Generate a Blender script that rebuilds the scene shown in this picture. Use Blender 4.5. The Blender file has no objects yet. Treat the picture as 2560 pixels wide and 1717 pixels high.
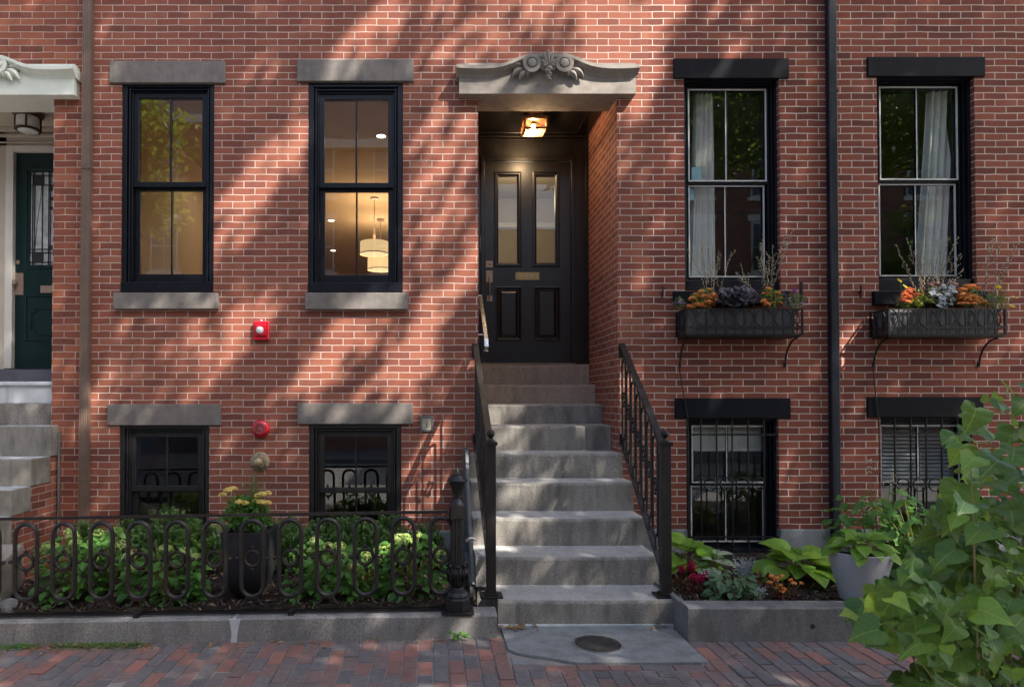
import bpy, bmesh, math, random
from mathutils import Vector, Matrix, noise
R = random.Random(11)
PI = math.pi
S = bpy.context.scene
COL = S.collection
V = Vector
# ---------------------------------------------------------------- camera model
F = 1657.0; CAMZ = 1.68; CAMY = -6.5
TH = math.atan(0.0154); SN, CS = math.sin(TH), math.cos(TH)
def ray(px, py):
    a = (px-1080)/F; v = (974.5-py)/F
    return V((a, CS-v*SN, SN+v*CS))
def P(px, py, y=0.0):
    d = ray(px, py); t = (y-CAMY)/d.y
    return d.x*t, CAMZ+d.z*t
def PX(px, y=0.0, py=800): return P(px, py, y)[0]
def PZ(py, y=0.0, px=1080): return P(px, py, y)[1]
def PG(px, py, z=0.0):
    d = ray(px, py); t = (z-CAMZ)/d.z
    return d.x*t, CAMY+d.y*t
def lerp(a, b, t): return a+(b-a)*t
def sstep(a, b, x):
    t = max(0, min(1, (x-a)/(b-a))); return t*t*(3-2*t)
# ---------------------------------------------------------------- mesh builder
class MB:
    def __init__(s): s.v=[]; s.f=[]; s.m=[]; s.t=[]; s.e=[]; s.tint=.5; s.mi=0
    def add(s, vs, fs, e=None):
        o=len(s.v); s.e+=e if e else [(0,0,0)]*len(vs); s.v+=[tuple(p) for p in vs]; s.t+=[s.tint]*len(vs)
        s.f+=[tuple(i+o for i in f) for f in fs]; s.m+=[s.mi]*len(fs)
    def box(s,x0,x1,y0,y1,z0,z1):
        if x0>x1:x0,x1=x1,x0
        if y0>y1:y0,y1=y1,y0
        if z0>z1:z0,z1=z1,z0
        s.add([(x0,y0,z0),(x1,y0,z0),(x1,y1,z0),(x0,y1,z0),(x0,y0,z1),(x1,y0,z1),(x1,y1,z1),(x0,y1,z1)],
              [(0,3,2,1),(4,5,6,7),(0,1,5,4),(1,2,6,5),(2,3,7,6),(3,0,4,7)])
    def obox(s,c,ax,ay,az):
        c=V(c);ax=V(ax);ay=V(ay);az=V(az);p=[]
        for k in (-1,1):
            for i,j in ((-1,-1),(1,-1),(1,1),(-1,1)): p.append(c+ax*i+ay*j+az*k)
        s.add(p,[(0,3,2,1),(4,5,6,7),(0,1,5,4),(1,2,6,5),(2,3,7,6),(3,0,4,7)])
    def prism(s,pts,a,b,axis='y'):
        n=len(pts)
        def mk(p,h):
            return {'y':(p[0],h,p[1]),'x':(h,p[0],p[1]),'z':(p[0],p[1],h)}[axis]
        vs=[mk(p,a) for p in pts]+[mk(p,b) for p in pts]
        s.add(vs,[tuple(range(n))[::-1],tuple(range(n,2*n))]+[(i,(i+1)%n,(i+1)%n+n,i+n) for i in range(n)])
    def sweep(s,path,sec,closed=False,up=(0,0,1),caps=True,scale=None):
        """sec: list of (a,b) offsets along side / upv"""
        n=len(path); k=len(sec); path=[V(p) for p in path]; vs=[]; up=V(up)
        for i,p in enumerate(path):
            if closed: t=path[(i+1)%n]-path[i-1]
            else: t=path[min(i+1,n-1)]-path[max(i-1,0)]
            t=t.normalized() if t.length>1e-9 else V((0,0,1))
            sd=t.cross(up)
            if sd.length<1e-4: sd=t.cross(V((0.31,0.95,.1)))
            sd.normalize(); u=sd.cross(t)
            q=1 if scale is None else scale[i]
            vs+=[p+sd*(a*q)+u*(b*q) for a,b in sec]
        fs=[]
        for i in range(n if closed else n-1):
            j=(i+1)%n
            for a in range(k): fs.append((i*k+a,i*k+(a+1)%k,j*k+(a+1)%k,j*k+a))
        if caps and not closed: fs+= [tuple(range(k)),tuple(range((n-1)*k,n*k))[::-1]]
        s.add(vs,fs)
    def tube(s,path,r,n=8,closed=False,up=(0,0,1),caps=True):
        sc=None
        if isinstance(r,(list,tuple)): sc=list(r); r=1
        s.sweep(path,[(math.cos(2*PI*i/n)*r,math.sin(2*PI*i/n)*r) for i in range(n)],closed,up,caps,sc)
    def bar(s,path,w,h,closed=False,up=(0,0,1)):
        s.sweep(path,[(-w/2,-h/2),(w/2,-h/2),(w/2,h/2),(-w/2,h/2)],closed,up)
    def lathe(s,prof,c,n=24,axis='z',ph=0.0):
        c=V(c);vs=[];k=len(prof)
        for r,h in prof:
            for i in range(n):
                a=2*PI*i/n+ph; x,y=r*math.cos(a),r*math.sin(a)
                vs.append(c+(V((x,y,h)) if axis=='z' else V((x,-h,y)) if axis=='y' else V((h,x,y))))
        fs=[(j*n+i,j*n+(i+1)%n,(j+1)*n+(i+1)%n,(j+1)*n+i) for j in range(k-1) for i in range(n)]
        fs+=[tuple(range(n))[::-1],tuple(range((k-1)*n,k*n))]
        s.add(vs,fs)
    def ball(s,c,r,n=8,sq=(1,1,1),rot=None):
        c=V(c);vs=[];m=max(3,n//2)
        for j in range(m+1):
            a=PI*j/m
            for i in range(n):
                b=2*PI*i/n; q=V((r*sq[0]*math.sin(a)*math.cos(b),r*sq[1]*math.sin(a)*math.sin(b),r*sq[2]*math.cos(a)))
                if rot is not None: q=rot@q
                vs.append(c+q)
        s.add(vs,[(j*n+i,(j+1)*n+i,(j+1)*n+(i+1)%n,j*n+(i+1)%n) for j in range(m) for i in range(n)])
    def octa(s,c,r,d=(0,0,1),l=1.6):
        c=V(c);d=V(d).normalized();a=d.orthogonal().normalized();b=d.cross(a)
        s.add([c+d*r*l,c-d*r*l,c+a*r,c+b*r,c-a*r,c-b*r],[(0,2,3),(0,3,4),(0,4,5),(0,5,2),(1,3,2),(1,4,3),(1,5,4),(1,2,5)])
    def quad(s,a,b,c,d): s.add([a,b,c,d],[(0,1,2,3)])
    def build(s,name,mats,parent=None,smooth=0,bevel=0,origin=None,seg=2):
        if not isinstance(mats,(list,tuple)): mats=[mats]
        if parent is None and origin is None and s.v:
            xs=[p[0] for p in s.v];ys=[p[1] for p in s.v];zs=[p[2] for p in s.v]
            origin=((min(xs)+max(xs))/2,(min(ys)+max(ys))/2,min(zs))
        o3=V(origin) if origin is not None else V((0,0,0))
        me=bpy.data.meshes.new(name); me.from_pydata([tuple(V(p)-o3) for p in s.v],[],s.f)
        for m in mats: me.materials.append(m)
        me.polygons.foreach_set('material_index',s.m)
        uv=me.uv_layers.new(name='UVMap'); buf=[0.0]*(2*len(me.loops))
        for p in me.polygons:
            nx,ny,nz=(abs(q) for q in p.normal)
            for li in p.loop_indices:
                x,y,z=s.v[me.loops[li].vertex_index]
                if ny>=nx and ny>=nz: u,w=x,z
                elif nx>=nz: u,w=y,z
                else: u,w=x,y
                buf[2*li]=u; buf[2*li+1]=w
        uv.data.foreach_set('uv',buf)
        at=me.attributes.new('tint','FLOAT','POINT'); at.data.foreach_set('value',s.t)
        if any(q[2] for q in s.e): ae=me.attributes.new('leafco','FLOAT_VECTOR','POINT'); ae.data.foreach_set('vector',[x for q in s.e for x in q])
        me.update()
        if smooth:
            me.shade_smooth()
            if smooth<180: me.set_sharp_from_angle(angle=math.radians(smooth))
        ob=bpy.data.objects.new(name,me); COL.objects.link(ob)
        if origin is not None: ob.location=o3
        if parent is not None:
            ob.parent=parent; ob.matrix_parent_inverse=Matrix.Translation(WLOC.get(parent.name,V((0,0,0)))).inverted()
        WLOC[ob.name]=o3.copy() if parent is None else V((0,0,0))
        if bevel:
            b=ob.modifiers.new('Bevel','BEVEL'); b.width=bevel; b.segments=seg; b.limit_method='ANGLE'; b.angle_limit=math.radians(40); b.use_clamp_overlap=True
        return ob
WLOC={}
def tag(o,label=None,cat=None,group=None,kind=None):
    if label:o['label']=label
    if cat:o['category']=cat
    if group:o['group']=group
    if kind:o['kind']=kind
    return o
def thing(name,label,cat,loc=(0,0,0),group=None):
    o=bpy.data.objects.new(name,None); COL.objects.link(o); o.location=loc; o.empty_display_size=.1
    WLOC[o.name]=V(loc); return tag(o,label,cat,group)
def copy_tree(o,delta,label=None,group=None,tints=None):
    c=o.copy(); COL.objects.link(c); c.location=V(o.location)+V(delta)
    WLOC[c.name]=V(c.location)
    def kids(a,b):
        for ch in list(a.children):
            d=ch.copy(); COL.objects.link(d); d.parent=b; kids(ch,d)
    kids(o,c)
    if label:c['label']=label
    if group:c['group']=group
    return c
# ---------------------------------------------------------------- materials
def newmat(name):
    m=bpy.data.materials.new(name); m.use_nodes=True
    nt=m.node_tree; b=nt.nodes['Principled BSDF']; return m,nt,b
def N(nt,t,**k):
    n=nt.nodes.new(t)
    for a,v in k.items():
        if a.startswith('i_'): n.inputs[a[2:].replace('_',' ')].default_value=v
        else: setattr(n,a,v)
    return n
def L(nt,a,b): nt.links.new(a,b)
def c4(c): return (c[0],c[1],c[2],1)
def mixc(nt,fac,a,b,mode='MIX'):
    n=nt.nodes.new('ShaderNodeMix'); n.data_type='RGBA'; n.blend_type=mode
    for sock,val in ((n.inputs[0],fac),(n.inputs[6],a),(n.inputs[7],b)):
        if hasattr(val,'is_output'): L(nt,val,sock)
        else: sock.default_value=val if not isinstance(val,tuple) or len(val)==4 else c4(val)
    return n.outputs[2]
def ramp(nt,fac,stops,interp='LINEAR'):
    n=nt.nodes.new('ShaderNodeValToRGB'); L(nt,fac,n.inputs[0]); e=n.color_ramp.elements; n.color_ramp.interpolation=interp
    while len(e)<len(stops): e.new(.5)
    for i,(p,c) in enumerate(stops): e[i].position=p; e[i].color=c4(c) if isinstance(c,tuple) else (c,c,c,1)
    return n.outputs[0]
def noi(nt,vec,scale,detail=3,rough=.55,dist=0):
    n=nt.nodes.new('ShaderNodeTexNoise'); n.inputs['Scale'].default_value=scale; n.inputs['Detail'].default_value=detail
    n.inputs['Roughness'].default_value=rough; n.inputs['Distortion'].default_value=dist
    if vec is not None: L(nt,vec,n.inputs['Vector'])
    return n.outputs['Fac']
def wpos(nt,sc=(1,1,1)):
    g=nt.nodes.new('ShaderNodeNewGeometry'); m=nt.nodes.new('ShaderNodeVectorMath'); m.operation='MULTIPLY'
    L(nt,g.outputs['Position'],m.inputs[0]); m.inputs[1].default_value=sc; return m.outputs[0]
def bump(nt,b,h,strength=.3,dist=.01):
    n=nt.nodes.new('ShaderNodeBump'); n.inputs['Strength'].default_value=strength; n.inputs['Distance'].default_value=dist
    L(nt,h,n.inputs['Height']); L(nt,n.outputs[0],b.inputs['Normal']); return n
def plain(name,c1,c2=None,sc=8,rough=.6,metal=0,bmp=0,bsc=60,spec=.5,streak=None,coat=0,rvar=.15):
    m,nt,b=newmat(name); c2=c2 or tuple(x*.75 for x in c1)
    p=wpos(nt); f=noi(nt,p,sc,5,.6)
    col=mixc(nt,ramp(nt,f,[(.35,0.0),(.65,1.0)]),c1,c2)
    if streak:
        g=noi(nt,wpos(nt,(9,9,.7)),1.2,4,.6); col=mixc(nt,ramp(nt,g,[(.5,0.0),(.75,.8)]),col,streak)
    L(nt,col,b.inputs['Base Color'])
    r=nt.nodes.new('ShaderNodeMapRange'); L(nt,f,r.inputs[0]); r.inputs[3].default_value=max(.03,rough-rvar); r.inputs[4].default_value=min(1,rough+rvar); L(nt,r.outputs[0],b.inputs['Roughness'])
    b.inputs['Metallic'].default_value=metal; b.inputs['Specular IOR Level'].default_value=spec; b.inputs['Coat Weight'].default_value=coat
    if bmp: bump(nt,b,noi(nt,p,bsc,4,.6),bmp,.004)
    return m
def brick(name,stops,mortar,bw=.218,bh=.0673,ms=.009,edge=.25,dist=.0025,offs=(0,0),wear=.25,mvar=.75):
    m,nt,b=newmat(name)
    uv=nt.nodes.new('ShaderNodeUVMap'); uv.uv_map='UVMap'
    p=wpos(nt)
    nn=nt.nodes.new('ShaderNodeTexNoise'); nn.inputs['Scale'].default_value=5; nn.inputs['Detail'].default_value=3; L(nt,p,nn.inputs['Vector'])
    sub=nt.nodes.new('ShaderNodeVectorMath'); sub.operation='SUBTRACT'; L(nt,nn.outputs['Color'],sub.inputs[0]); sub.inputs[1].default_value=(.5,.5,.5)
    sca=nt.nodes.new('ShaderNodeVectorMath'); sca.operation='SCALE'; L(nt,sub.outputs[0],sca.inputs[0]); sca.inputs['Scale'].default_value=dist*6
    add=nt.nodes.new('ShaderNodeVectorMath'); add.operation='ADD'; L(nt,uv.outputs[0],add.inputs[0]); L(nt,sca.outputs[0],add.inputs[1])
    ad2=nt.nodes.new('ShaderNodeVectorMath'); ad2.operation='ADD'; L(nt,add.outputs[0],ad2.inputs[0]); ad2.inputs[1].default_value=(offs[0]+40*bw,offs[1]+40*bh,0)
    bt=nt.nodes.new('ShaderNodeTexBrick'); L(nt,ad2.outputs[0],bt.inputs['Vector'])
    bt.offset=.5; bt.offset_frequency=2; bt.squash=1; bt.squash_frequency=2
    bt.inputs['Scale'].default_value=1; bt.inputs['Mortar Size'].default_value=ms/2*1.25; bt.inputs['Mortar Smooth'].default_value=edge
    bt.inputs['Bias'].default_value=0; bt.inputs['Brick Width'].default_value=bw; bt.inputs['Row Height'].default_value=bh
    bt.inputs['Color1'].default_value=(0,0,0,1); bt.inputs['Color2'].default_value=(1,1,1,1); bt.inputs['Mortar'].default_value=(.5,.5,.5,1)
    col=ramp(nt,bt.outputs['Color'],stops)
    f1=noi(nt,p,28,5,.65); col=mixc(nt,ramp(nt,f1,[(.3,0.0),(.8,wear)]),col,(.42,.25,.19))
    f2=noi(nt,p,1.3,4,.6); col=mixc(nt,ramp(nt,f2,[(.35,.0),(.75,.30)]),col,(.17,.07,.05),)
    f3=noi(nt,p,90,2,.5); col=mixc(nt,ramp(nt,f3,[(.62,0.0),(.8,.45)]),col,(.11,.045,.035))
    f4=noi(nt,wpos(nt,(7,7,.45)),1.0,5,.6); col=mixc(nt,ramp(nt,f4,[(.52,0.0),(.78,.38)]),col,(.085,.04,.032))
    mo=mixc(nt,ramp(nt,noi(nt,p,3.5,5,.7),[(.3,0.0),(.7,1.0)]),mortar,tuple(x*mvar for x in mortar))
    col=mixc(nt,bt.outputs['Fac'],col,mo)
    L(nt,col,b.inputs['Base Color']); b.inputs['Roughness'].default_value=.88; b.inputs['Specular IOR Level'].default_value=.25
    inv=nt.nodes.new('ShaderNodeMath'); inv.operation='MULTIPLY_ADD'; L(nt,bt.outputs['Fac'],inv.inputs[0]); inv.inputs[1].default_value=-1; inv.inputs[2].default_value=1
    a=nt.nodes.new('ShaderNodeMath'); a.operation='MULTIPLY_ADD'; L(nt,f1,a.inputs[0]); a.inputs[1].default_value=.35; L(nt,inv.outputs[0],a.inputs[2])
    bump(nt,b,a.outputs[0],.55,.006)
    return m
def granite(name,c,speck=.35,sc=120,dirt=(.10,.095,.085),dk=.55,warm=None,rough=.85):
    m,nt,b=newmat(name); p=wpos(nt)
    f=noi(nt,p,sc,2,.7); v=nt.nodes.new('ShaderNodeTexVoronoi'); v.inputs['Scale'].default_value=sc*.8; L(nt,p,v.inputs['Vector'])
    col=mixc(nt,ramp(nt,f,[(.36,0.0),(.64,1.0)]),tuple(x*(1-speck) for x in c),tuple(min(1,x*(1+speck)) for x in c))
    col=mixc(nt,ramp(nt,v.outputs['Distance'],[(.0,.35),(.25,0.0)]),col,tuple(x*.35 for x in c))
    g=noi(nt,wpos(nt,(5,5,1.6)),1.3,6,.65); col=mixc(nt,ramp(nt,g,[(.42,0.0),(.72,dk)]),col,dirt)
    h=noi(nt,p,9,5,.7); col=mixc(nt,ramp(nt,h,[(.5,0.0),(.85,.4)]),col,warm or tuple(x*1.1 for x in c))
    L(nt,col,b.inputs['Base Color']); b.inputs['Roughness'].default_value=rough; b.inputs['Specular IOR Level'].default_value=.3
    bump(nt,b,noi(nt,p,sc*.7,3,.7),.5,.004); return m
def leafmat(name,cols,trans=.35,rough=.45,spec=.35,vein=0,back=None):
    m,nt,b=newmat(name); at=nt.nodes.new('ShaderNodeAttribute'); at.attribute_name='tint'
    st=[(i/(len(cols)-1),c) for i,c in enumerate(cols)] if len(cols)>1 else [(0,cols[0]),(1,cols[0])]
    col=ramp(nt,at.outputs['Fac'],st)
    f=noi(nt,wpos(nt),40,3); col=mixc(nt,ramp(nt,f,[(.3,0.0),(.8,.35)]),col,tuple(x*.6 for x in cols[0]))
    if vein:
        av=nt.nodes.new('ShaderNodeAttribute'); av.attribute_name='leafco'; sx=nt.nodes.new('ShaderNodeSeparateXYZ'); L(nt,av.outputs['Vector'],sx.inputs[0])
        def mth(op,x,y=None,z=None):
            n=nt.nodes.new('ShaderNodeMath'); n.operation=op
            for i,q in enumerate((x,y,z)):
                if q is None: continue
                if hasattr(q,'is_output'): L(nt,q,n.inputs[i])
                else: n.inputs[i].default_value=q
            return n.outputs[0]
        ab=mth('ABSOLUTE',sx.outputs[1]); w1=mth('SUBTRACT',sx.outputs[0],mth('MULTIPLY',ab,.75)); sn=mth('ABSOLUTE',mth('SINE',mth('MULTIPLY',w1,vein)))
        v1=mth('LESS_THAN',sn,.13); v2=mth('LESS_THAN',ab,.016); vv=mth('MAXIMUM',mth('MULTIPLY',v1,.55),v2)
        col=mixc(nt,mth('MULTIPLY',vv,.22),col,tuple(min(1,x*1.9+.03) for x in cols[-1])); bump(nt,b,mth('ADD',mth('MULTIPLY',vv,-1.0),mth('MULTIPLY',noi(nt,wpos(nt),25,2),.8)),.5,.003)
    L(nt,col,b.inputs['Base Color']); b.inputs['Roughness'].default_value=rough; b.inputs['Specular IOR Level'].default_value=spec
    t=nt.nodes.new('ShaderNodeBsdfTranslucent'); tc=mixc(nt,.5,col,(.45,.6,.08),'MIX'); L(nt,tc,t.inputs['Color'])
    if trans<.01: return m
    mx=nt.nodes.new('ShaderNodeMixShader'); mx.inputs[0].default_value=trans
    L(nt,b.outputs[0],mx.inputs[1]); L(nt,t.outputs[0],mx.inputs[2]); L(nt,mx.outputs[0],nt.nodes['Material Output'].inputs[0]); return m
def glassmat(name,refl=1.0,tintc=(.93,.96,.95),ior=1.75):
    m=bpy.data.materials.new(name); m.use_nodes=True; nt=m.node_tree; nt.nodes.clear()
    o=nt.nodes.new('ShaderNodeOutputMaterial'); t=nt.nodes.new('ShaderNodeBsdfTransparent'); t.inputs[0].default_value=c4(tintc)
    g=nt.nodes.new('ShaderNodeBsdfGlossy'); g.inputs['Roughness'].default_value=.0; g.inputs['Color'].default_value=(refl,refl,refl,1)
    ge=nt.nodes.new('ShaderNodeNewGeometry'); dt=nt.nodes.new('ShaderNodeVectorMath'); dt.operation='DOT_PRODUCT'; L(nt,ge.outputs['Incoming'],dt.inputs[0]); L(nt,ge.outputs['Normal'],dt.inputs[1])
    ab=nt.nodes.new('ShaderNodeMath'); ab.operation='ABSOLUTE'; L(nt,dt.outputs['Value'],ab.inputs[0]); om=nt.nodes.new('ShaderNodeMath'); om.operation='SUBTRACT'; om.inputs[0].default_value=1; L(nt,ab.outputs[0],om.inputs[1])
    pw=nt.nodes.new('ShaderNodeMath'); pw.operation='POWER'; L(nt,om.outputs[0],pw.inputs[0]); pw.inputs[1].default_value=5; f0=((ior-1)/(ior+1))**2
    fr=nt.nodes.new('ShaderNodeMath'); fr.operation='MULTIPLY_ADD'; L(nt,pw.outputs[0],fr.inputs[0]); fr.inputs[1].default_value=1-f0; fr.inputs[2].default_value=f0
    bm=nt.nodes.new('ShaderNodeBump'); bm.inputs['Strength'].default_value=.03; bm.inputs['Distance'].default_value=.01
    L(nt,noi(nt,wpos(nt),2.3,1,.4),bm.inputs['Height']); L(nt,bm.outputs[0],g.inputs['Normal'])
    mx=nt.nodes.new('ShaderNodeMixShader'); L(nt,fr.outputs[0],mx.inputs[0]); L(nt,t.outputs[0],mx.inputs[1]); L(nt,g.outputs[0],mx.inputs[2]); L(nt,mx.outputs[0],o.inputs[0]); return m
def emit(name,c,st):
    m,nt,b=newmat(name); b.inputs['Base Color'].default_value=c4(c); b.inputs['Emission Color'].default_value=c4(c); b.inputs['Emission Strength'].default_value=st; return m
M={}
M['brick']=brick('brick_centre',[(0,(.165,.050,.036)),(.22,(.21,.062,.041)),(.5,(.25,.074,.046)),(.78,(.285,.088,.053)),(1,(.32,.118,.075))],(.59,.485,.415),ms=.0066,wear=.13)
M['brickR']=brick('brick_right',[(0,(.13,.036,.027)),(.3,(.20,.052,.036)),(.7,(.255,.068,.043)),(1,(.30,.092,.056))],(.65,.55,.475),bw=.218,ms=.0078,dist=.0025,wear=.08)
M['brickL']=brick('brick_left',[(0,(.13,.038,.028)),(.3,(.20,.055,.036)),(.7,(.27,.078,.043)),(1,(.33,.11,.06))],(.48,.37,.30),bw=.228,wear=.15,ms=.0066,offs=(.08,0))
M['stone']=plain('brownstone_grey',(.195,.172,.155),(.155,.135,.122),sc=14,rough=.85,bmp=.3,bsc=120,streak=(.12,.105,.09))
M['hood']=plain('hood_stone',(.29,.255,.225),(.225,.195,.17),sc=12,rough=.85,bmp=.3,bsc=110,streak=(.25,.22,.195))
M['hoodL']=plain('pale_green_paint',(.74,.76,.68),(.66,.69,.61),sc=6,rough=.5,bmp=.05)
M['blk']=plain('navy_black_paint',(.0045,.0055,.010),(.007,.008,.013),sc=20,rough=.4,bmp=.04,bsc=80,spec=.3)
M['blkst']=plain('black_painted_stone',(.0055,.006,.0095),(.008,.009,.013),sc=20,rough=.6,bmp=.25,bsc=130,streak=(.012,.013,.018),spec=.12)
M['iron']=plain('wrought_iron_black',(.008,.0072,.008),(.015,.013,.013),sc=30,rough=.42,spec=.35,bmp=.2,bsc=150,metal=.0)
M['ironb']=plain('iron_bronze_black',(.013,.0105,.0105),(.022,.017,.0155),sc=18,rough=.42,spec=.4,bmp=.1,bsc=90)
M['door']=plain('espresso_gloss_paint',(.009,.0065,.0065),(.012,.009,.0085),sc=6,rough=.34,bmp=.008,bsc=30,coat=.0,rvar=.05)
M['greendoor']=plain('dark_green_paint',(.004,.019,.019),(.005,.024,.024),sc=6,rough=.4,spec=.3,bmp=.03)
M['white']=plain('white_trim_paint',(.68,.66,.61),(.60,.58,.53),sc=5,rough=.55)
M['cream']=plain('cream_vestibule_paint',(.50,.45,.37),(.45,.40,.33),sc=4,rough=.6)
M['granite']=granite('granite_grey',(.255,.235,.21),dk=.8,dirt=(.075,.068,.06))
M['granwarm']=granite('granite_warm',(.33,.25,.205),warm=(.40,.29,.22))
M['grancurb']=granite('granite_curb',(.215,.205,.195),sc=110,dk=.7,dirt=(.075,.072,.068))
M['granlow']=granite('granite_base',(.25,.26,.27),sc=90)
M['concr']=granite('concrete_curb',(.165,.16,.157),speck=.18,sc=70,dk=.7,dirt=(.06,.057,.054))
M['marble']=plain('white_marble_step',(.62,.64,.66),(.50,.53,.56),sc=5,rough=.5,streak=(.33,.35,.36))
M['slate']=plain('blue_slate',(.075,.075,.095),(.10,.10,.12),sc=10,rough=.6,bmp=.2)
M['pale']=plain('bluestone_pale_top',(.48,.50,.51),(.38,.40,.41),sc=7,rough=.7,bmp=.2,streak=(.22,.2,.16))
M['stained']=plain('stained_step_stone',(.27,.25,.21),(.15,.135,.11),sc=5,rough=.85,bmp=.3,streak=(.10,.075,.045))
M['blue']=granite('bluestone_slab',(.20,.21,.21),speck=.10,sc=60,dirt=(.085,.085,.08),dk=.7,warm=(.24,.235,.22))
M['brown']=plain('brown_downpipe_paint',(.155,.102,.078),(.13,.085,.064),sc=5,rough=.55,spec=.3)
M['brass']=plain('aged_brass',(.46,.35,.17),(.33,.25,.13),sc=40,rough=.4,metal=.5)
M['bronze']=plain('satin_bronze',(.42,.31,.23),(.30,.22,.17),sc=40,rough=.4,metal=.35)
M['steel']=plain('brushed_steel',(.55,.54,.52),(.42,.41,.4),sc=40,rough=.3,metal=1)
M['red']=plain('red_enamel',(.55,.008,.025),(.46,.006,.018),sc=10,rough=.3,coat=.3)
M['lens']=plain('clear_strobe_lens',(.6,.62,.62),(.3,.32,.33),sc=60,rough=.15)
M['plate']=plain('beige_plate',(.42,.38,.27),(.36,.33,.24),sc=30,rough=.5)
M['grey']=plain('grey_metal',(.16,.16,.16),(.12,.12,.12),sc=20,rough=.55)
M['alum']=plain('white_storm_frame',(.62,.62,.62),(.52,.52,.52),sc=20,rough=.4)
M['fabric']=plain('pale_curtain',(.82,.80,.77),(.75,.73,.70),sc=4,rough=.95)
M['blind']=plain('white_blind_slats',(.62,.62,.60),(.54,.54,.52),sc=4,rough=.6)
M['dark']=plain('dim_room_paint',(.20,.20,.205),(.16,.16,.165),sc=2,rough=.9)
M['basement']=plain('basement_wall_paint',(.55,.54,.52),(.5,.49,.47),sc=2,rough=.9)
M['warm']=plain('warm_beige_room',(.60,.47,.32),(.56,.44,.30),sc=2,rough=.9)
M['ceil']=plain('room_ceiling_paint',(.66,.55,.40),(.63,.52,.38),sc=2,rough=.9)
M['wood']=plain('oak_floor',(.24,.13,.06),(.18,.09,.04),sc=6,rough=.4)
M['black']=plain('matt_black',(.01,.01,.011),(.014,.014,.015),rough=.6)
M['liner']=plain('charcoal_liner',(.055,.056,.065),(.065,.067,.075),sc=6,rough=.5)
M['planter']=plain('charcoal_planter',(.010,.010,.014),(.015,.015,.019),sc=6,rough=.55)
M['greypot']=plain('grey_resin_pot',(.40,.405,.43),(.36,.365,.39),sc=4,rough=.5,bmp=.05)
M['bark']=plain('tree_bark',(.10,.075,.055),(.055,.042,.032),sc=14,rough=.95,bmp=.8,bsc=30)
M['twig']=plain('brown_twig',(.055,.026,.022),(.04,.02,.018),sc=30,rough=.8)
M['stem']=plain('green_stem',(.16,.18,.05),(.20,.14,.06),sc=20,rough=.6)
M['glass']=glassmat('window_glass',ior=2.05)
M['doorglass']=glassmat('door_glass',ior=1.5)
M['glassR']=glassmat('storm_glass',ior=1.9,tintc=(.93,.96,.96))
M['soil']=plain('dark_soil',(.022,.015,.011),(.035,.022,.016),sc=30,rough=1,bmp=1,bsc=60)
M['asphalt']=plain('asphalt',(.19,.185,.175),(.23,.225,.215),sc=3,rough=.9,bmp=.5,bsc=120)
M['sand']=plain('joint_sand',(.17,.155,.14),(.24,.22,.20),sc=9,rough=1,bmp=.6,bsc=90)
SKYS=.15; SUNS=4.1; EXPO=1.6; LP=14; HALLP=4; PENDP=9; DLP=10; SHE=.25; NGOB=60000; GOB0=.03; GOB1=.13
# ================================================================ buildings
XB1=PX(217); XB2=2.14; XL=-7.2; XR=8.6; ZT=9.6
house=thing('brick_row_house','red brick row house with grey stone lintels and a dark panelled door up granite steps','house',((XB1+XB2)/2,.15,0))
houseR=thing('brick_row_house','red brick row house with black painted lintels and two iron flower boxes','house',((XB2+XR)/2,.15,0))
houseL=thing('brick_row_house','red brick row house at far left with pale green door hood and green door','house',((XL+XB1)/2,.15,0))
def opening(x0,x1,ytop,ybot):
    return (P(x0,(ytop+ybot)/2)[0],P(x1,(ytop+ybot)/2)[0],PZ(ybot,0,(x0+x1)/2),PZ(ytop,0,(x0+x1)/2))
OA=opening(303,535,207,731); OB=opening(770,1007,203,731)
OA2=opening(298,523,1063,1375); OB2=opening(772,1003,1060,1375)
OC=opening(1711,1950,196,727); OD=opening(2194.5,2439,191,727)
OC2=opening(1716,1948,1046,1385); OD2=opening(2203,2434,1043,1385)
ODOOR=(.455,1.827,.9,PZ(236)); ONB=(-6.6,PX(133,0,500),.1,PZ(237,0,100))
def wall_sheet(mb,X0,X1,z0,z1,holes,d=.3,deps=None,tops={}):
    xs=sorted({X0,X1}|{h[0] for h in holes}|{h[1] for h in holes}); zs=sorted({z0,z1}|{min(max(h[2],z0),z1) for h in holes}|{min(h[3],z1) for h in holes})
    xs=[x for x in xs if X0<=x<=X1]
    for i in range(len(xs)-1):
        for j in range(len(zs)-1):
            cx,cz=(xs[i]+xs[i+1])/2,(zs[j]+zs[j+1])/2
            if any(h[0]<cx<h[1] and h[2]<cz<h[3] for h in holes): continue
            mb.quad((xs[i],0,zs[j]),(xs[i+1],0,zs[j]),(xs[i+1],0,zs[j+1]),(xs[i],0,zs[j+1]))
    for k,h in enumerate(holes):
        e=(deps or {}).get(k,d); b=max(h[2],z0)
        zt=tops.get(k,h[3])
        mb.quad((h[0],0,b),(h[0],0,zt),(h[0],e,zt),(h[0],e,b))
        mb.quad((h[1],0,b),(h[1],e,b),(h[1],e,zt),(h[1],0,zt))
        if k not in tops: mb.quad((h[0],0,h[3]),(h[1],0,h[3]),(h[1],e,h[3]),(h[0],e,h[3]))
w=MB(); wall_sheet(w,XB1,XB2,.40,ZT,[OA,OB,ODOOR,OA2,OB2],.3,{2:1.26},{2:4.82}); w.build('wall',M['brick'],house)
w=MB(); wall_sheet(w,XB2,XR,.42,ZT,[OC,OD,OC2,OD2]); w.build('wall',M['brickR'],houseR)
w=MB(); wall_sheet(w,XL,XB1,.0,ZT,[ONB],.3,{0:.9},{0:4.82}); w.build('wall',M['brickL'],houseL)
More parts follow.
